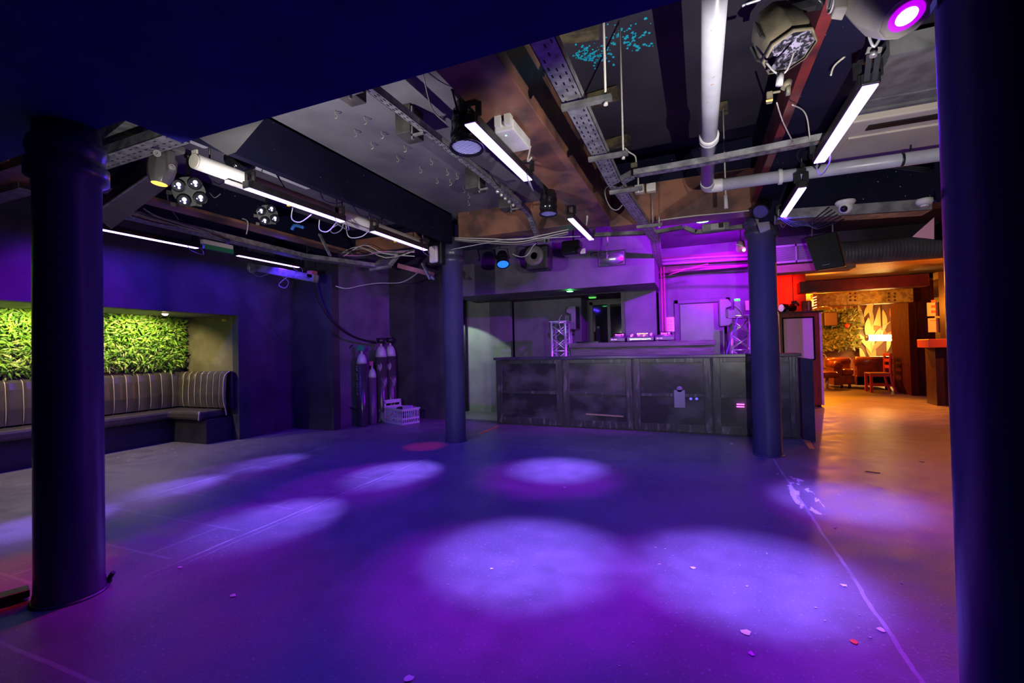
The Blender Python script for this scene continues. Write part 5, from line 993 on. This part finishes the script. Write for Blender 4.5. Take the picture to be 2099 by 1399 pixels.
# blocks, clips of the channel strip
for k, (px, py, w, lb) in enumerate(((716, 192, .12, 'dark packing block on the hook-covered ceiling by the soffit'), (840, 275, .13, 'dark packing block under the steel channel, second from the soffit'), (975, 385, .14, 'dark packing block under the steel channel, third from the soffit'), (1040, 425, .14, 'dark packing block at the brown cross beam end of the steel channel'))):
    c = Zp(px, py, 2.82); t = thing('packing_block', lb, 'block', tuple(c), group='packing blocks of the steel channel'); MB().box((c.x-w/2, c.y-.09, 2.79), (c.x+w/2, c.y+.09, 3.0)).build('block', mat('black_block', (.035, .03, .03), .5, (.07, .065, .06), 8), t, bevel=.004)
    MB().box((c.x+w/2, c.y-.08, 2.74), (c.x+w/2+.012, c.y-.06, 2.98)).box((c.x+w/2, c.y-.08, 2.76), (c.x+w/2+.1, c.y-.06, 2.775)).build('angle_clip', galvd, t)
for k in range(5):
    c = Zp(1020+k*8, 388+k*7, 2.74); tag(MB().sphere(c-Vector((0, 0, .02)), .022, seg=10, rings=6).build('cable_gland', mat('silver_ball', (.55, .52, .5), .25, metal=.7)), 'round silver gland on the steel channel', 'gland', 'round silver glands in a row on the steel channel')
# little hooks
hp = [(687, 233), (747, 245), (727, 271), (782, 275), (761, 297), (829, 303), (814, 324), (883, 330), (861, 347), (916, 352), (895, 369), (922, 373), (962, 364), (950, 388), (960, 400), (960, 415), (936, 360)]
for k, (px, py) in enumerate(hp):
    c = Zp(px, py, 2.97); s = .018
    o = MB().tube([c+Vector((0, 0, .03)), c, c+Vector((s, 0, -.012)), c+Vector((s, 0, -.03)), c+Vector((0, 0, -.036)), c+Vector((-.006, 0, -.026))], .0028, 5, 3).build('ceiling_hook', mat('brass_hook', (.55, .48, .35), .35, metal=.5))
    tag(o, 'little brass cup hook screwed into the grey ceiling bay', 'hook', 'little cup hooks in the grey ceiling bay')
# cyan splashes
rs = random.Random(3); b_ = MB()
for k in range(170):
    c = (1205, 113) if k < 90 else ((1290, 75) if k < 140 else (1240, 95)); s = (22, 9) if k < 90 else ((22, 14) if k < 140 else (40, 25))
    p = Zp(rs.gauss(c[0], s[0]), rs.gauss(c[1], s[1]), 3.36)
    if p.x < -.8 or p.x > .1: continue
    r = rs.uniform(.004, .014); n = 6; pts = [p+Vector((r*rs.uniform(.5, 1.4)*math.cos(2*PI*i/n), r*rs.uniform(.5, 1.4)*math.sin(2*PI*i/n), -.002)) for i in range(n)]; b_.prism(pts, (0, 0, .004))
o = b_.build('paint_splatter', mat('cyan_paint', (.02, .65, .8), .5)); tag(o, 'cyan paint flecks splashed on the raised black ceiling', 'paint splatter', kind='stuff')
# tape patches on the right column, litter on the floor
for (px, py, lb, m) in ((1920, 403, 'pale blue tape patch on the right-hand column', mat('pale_blue_tape', (.12, .15, .4), .6)), (1918, 8, 'blue tape patch near the top of the right-hand column', bluet)):
    d = ray(px, py); a2 = d.x*d.x+d.y*d.y; bx_ = -2*(d.x*.67+d.y*1.33); cc = .67**2+1.33**2-.1415**2; tt = (-bx_-math.sqrt(max(bx_*bx_-4*a2*cc, 0)))/(2*a2); p = CP+d*tt; n = Vector((p.x-.67, p.y-1.33, 0)).normalized(); tn = Vector((-n.y, n.x, 0))
    tag(MB().prism([p-tn*.02+n*.002+Vector((0, 0, -.011)), p+tn*.02+n*.002+Vector((0, 0, -.011)), p+tn*.02+n*.002+Vector((0, 0, .011)), p-tn*.02+n*.002+Vector((0, 0, .011))], n*.002).build('tape_patch', m), lb, 'tape')
LIT = [(1530, 1297, .020, whitep2, 'white round scrap on the floor at the near edge of the right light pool'), (1420, 1164, .013, whitep2, 'white scrap inside the right light pool'), (1806, 1291, .016, whitep2, 'pale scrap on the floor near the right column'), (1752, 1316, .014, tapeo, 'tiny orange-red scrap on the floor near the right column'), (838, 1391, .018, whitep2, 'pale scrap at the very bottom of the picture'), (478, 1221, .015, whitep2, 'pale scrap on the plum-coloured floor left of centre'), (1008, 1166, .010, whitep2, 'white fleck in the middle of the central light pool'), (1500, 909, .02, whitep2, 'crumpled white scrap in front of the bar'), (369, 1163, .010, whitep2, 'whitish crumb right of the left column'), (1540, 1340, .012, mat('pink_scrap', (.5, .1, .5), .5), 'pinkish scrap below the right light pool'), (1890, 946, .02, rub, 'dark crumb on the orange floor near the right column'), (1157, 999, .012, whitep2, 'white fleck at the near edge of the far light pool'), (1730, 1200, .014, whitep2, 'pale scrap at the right rim of the right light pool')]
for (px, py, r, m, lb) in LIT:
    c = Zp(px, py, 0); rs = random.Random(px); n = 9; tag(MB().prism([c+Vector((r*rs.uniform(.7, 1.3)*math.cos(2*PI*i/n), r*rs.uniform(.7, 1.3)*math.sin(2*PI*i/n), .001)) for i in range(n)], (0, 0, .003)).build('paper_scrap', m), lb, 'scrap')
rs = random.Random(21); b_ = MB()
for k in range(230):
    c = Vector((rs.uniform(-5.8, 2.4), rs.uniform(1.6, 6.5), .001)); r = rs.uniform(.002, .007); n = 5
    b_.prism([c+Vector((r*rs.uniform(.6, 1.5)*math.cos(2*PI*i/n), r*rs.uniform(.6, 1.4)*math.sin(2*PI*i/n), 0)) for i in range(n)], (0, 0, .002))
for k in range(60):
    c = Vector((rs.uniform(-6.8, -5.6), rs.uniform(3.3, 4.9), .001)); r = rs.uniform(.004, .011); n = 5
    b_.prism([c+Vector((r*math.cos(2*PI*i/n), r*rs.uniform(.6, 1.4)*math.sin(2*PI*i/n), 0)) for i in range(n)], (0, 0, .002))
tag(b_.build('floor_litter', mat('dust_flecks', (.5, .47, .5), .6)), 'fine pale crumbs and flecks strewn over the dance floor', 'litter', kind='stuff')
# things at the foot of the left column
p = Zp(24, 1238, 0); t = thing('floor_light', 'flat dark floor fixture beside the left column in the red light', 'fixture', tuple(p)); p2, p3 = Zp(0, 1252, .0), Zp(60, 1222, .0); MB().bar(p2+Vector((-.1, -.05, .03)), p3+Vector((0, 0, .03)), .09, .04).build('body', rub, t, bevel=.008)
p = Zp(222, 1196, 0); d_ = Vector((.9, -.1, 0)); tag(MB().cyl((-2.93, 1.5, .06), (p.x, p.y, .02), .012, 10).sphere((p.x, p.y, .018), .018, seg=10, rings=6).build('cable_end', rub), 'black cable end poking out at the foot of the left column', 'cable end')
# ================================================================== LIGHTS
def spot(name, loc, to, col, power, deg, blend=.5, r=.02):
    l = bpy.data.lights.new(name, 'SPOT'); l.energy = power; l.color = col; l.spot_size = math.radians(deg); l.spot_blend = blend; l.shadow_soft_size = r
    o = bpy.data.objects.new(name, l); COL.objects.link(o); o.location = loc; o.rotation_euler = aim(Vector(to)-Vector(loc)); return o
def area(name, loc, to, col, power, sx, sy, roll=0):
    l = bpy.data.lights.new(name, 'AREA'); l.shape = 'RECTANGLE'; l.size = sx; l.size_y = sy; l.energy = power; l.color = col
    o = bpy.data.objects.new(name, l); COL.objects.link(o); o.location = loc; o.rotation_euler = aim(Vector(to)-Vector(loc)); return o
def point(name, loc, col, power, r=.03):
    l = bpy.data.lights.new(name, 'POINT'); l.energy = power; l.color = col; l.shadow_soft_size = r
    o = bpy.data.objects.new(name, l); COL.objects.link(o); o.location = loc; return o
UV = (.045, 0, 1); BLU = (.20, .17, 1); MAG = (.5, 0, 1)
# violet led bars
for o in led_objs:
    p = o.location; area('led_wash', (p.x, p.y+.5, p.z-.012), (p.x, p.y+.5, 0), UV, 21, .05, .95)
# beams of the stage lamps on the floor
K = 4.8
def pool(x, y, src, deg, pw, halo=(.0, -.25), hk=.3):
    spot('beam', src, (x, y, 0), BLU, pw*K, deg, .95)
    spot('beam', src, (x+halo[0], y+halo[1], 0), (.45, 0, 1), pw*hk*K, deg*1.4, .85)
pool(-.98, 2.55, (-1.25, 2.75, 2.45), 31, 230)
pool(.22, 2.70, (.45, 2.45, 2.4), 32, 230)
pool(-1.33, 4.42, (-1.2, 4.1, 2.35), 28, 210)
pool(1.02, 4.15, (.95, 3.2, 2.45), 26, 210, (.1, -.1))
for (x, y, s) in ((-2.82, 3.85, (-2.6, 5.9, 2.4)), (-2.88, 2.48, (-2.7, 4.6, 2.4))): pool(x, y, s, 18, 330, (-.1, -.3))
for (x, y, s) in ((-4.5, 3.8, (-4.35, 6.4, 2.35)), (-4.5, 2.85, (-4.4, 5.3, 2.35)), (-4.48, 1.9, (-4.4, 4.4, 2.35))): pool(x, y, s, 12.5, 300, (-.0, -.3))
spot('beam', (-3.4, 4.5, 2.4), (-3.25, 5.02, 0), (1, .03, .04), 160, 15, .8)
spot('beam', (-3.5, 1.85, 2.05), (-3.55, 1.35, 0), (1, .02, .05), 160, 30, .9)
spot('beam', (-2.75, 2.3, 2.3), (-2.5, 1.5, 0), (1, 0, .22), 60, 48, 1)
spot('beam', (1.0, 4.6, 2.4), (1.14, 5.16, 0), (1, 0, .75), 60, 11, .8)
# magenta stage lamps at the back
spot('magenta_wash', (.35, 6.05, 2.42), (-.9, 7.6, 2.0), (.40, 0, 1), 620, 120, .7)
spot('magenta_wash', (.5, 7.3, 2.62), (.3, 8.6, 1.9), (.42, 0, 1), 240, 150, .6)
spot('magenta_wash', (-1.6, 5.9, 2.3), (-4.9, 6.6, 1.0), (.28, 0, 1), 150, 70, .7)
spot('blue_wash', (-4.6, 2.6, 2.3), (-6.12, 2.75, 1.72), (.32, 0, 1), 100, 58, .7)
# neutral fill spots added unseen below the soffit; no fixtures stand there
spot('neutral_fill', (.42, 1.5, 1.5), (-.3, 4.8, 2.75), (1, .96, .95), 200, 98, .5, 0)
spot('neutral_fill', (-2.3, 1.5, 1.6), (-2.75, 4.8, 2.95), (1, .95, .93), 170, 98, .5, 0)
spot('neutral_fill', (-.55, 1.6, 1.8), (-1.0, 6.8, .9), (1, .95, .95), 70, 44, .6, 0)
spot('neutral_fill', (-2.4, 1.5, 1.7), (-3.4, 2.4, 2.6), (1, .96, .9), 26, 80, .5, 0)
# booth lamps (warm) and lounge lights, some added unseen
for yy in (1.4, 2.75, 3.9): spot('booth_lamp', (-6.75, yy, 1.77), (-7.3, yy, 0), (1, .84, .42), 48, 165, .5, .03)
spot('passage_lamp', (-4.5, 7.3, 1.9), (-4.35, 8.2, .3), (.75, 1, .8), 62, 96, .12)
spot('green_lamp', (-1.9, 7.28, 2.08), (-1.9, 7.25, 2.3), (.1, 1, .15), 2.2, 170, .9)
spot('green_lamp', (-.1, 6.2, 2.75), (-.1, 6.3, 3), (.05, 1, .3), 6, 160, .9)
spot('lounge_light', (1.95, 10.25, 2.35), (1.2, 10.8, 2.3), (1, .01, .0), 110, 150, .6)
spot('lounge_light', (3.0, 9.2, 2.0), (3.0, 9.9, 2.7), (1, .10, .01), 24, 150, .6)
spot('lounge_light', (3.6, 11.2, 1.9), (3.6, 12.2, 2.3), (1, .5, .05), 30, 120, .8)  # unseen spot added to brighten the gold beam
point('lounge_light', (2.3, 14.6, 2.2), (1, .27, .012), 330)
spot('lounge_light', (3.5, 12.0, 2.4), (3.3, 11.0, 0), (1, .25, .0), 800, 75, .9)  # unseen spot added to brighten the lounge floor
point('lounge_light', (3.4, 15.6, 2.0), (1, .30, .02), 130)
point('lounge_light', (4.9, 10.2, 1.9), (1, .27, .015), 130)
spot('lounge_light', (3.2, 9.3, 2.4), (2.6, 8.0, 0), (1, .25, .01), 110, 100, 1, .3)

W = bpy.data.worlds.new('world'); SC.world = W; W.use_nodes = True
W.node_tree.nodes['Background'].inputs[0].default_value = (.2, .12, 1, 1); W.node_tree.nodes['Background'].inputs[1].default_value = .004
SC.view_settings.view_transform = 'Standard'; SC.view_settings.look = 'None'; SC.view_settings.exposure = 0; SC.view_settings.gamma = 1
SC.cycles.adaptive_threshold = .02; SC.cycles.max_bounces = 6; SC.cycles.diffuse_bounces = 3; SC.cycles.sample_clamp_indirect = 3; SC.cycles.caustics_reflective = False; SC.cycles.caustics_refractive = False
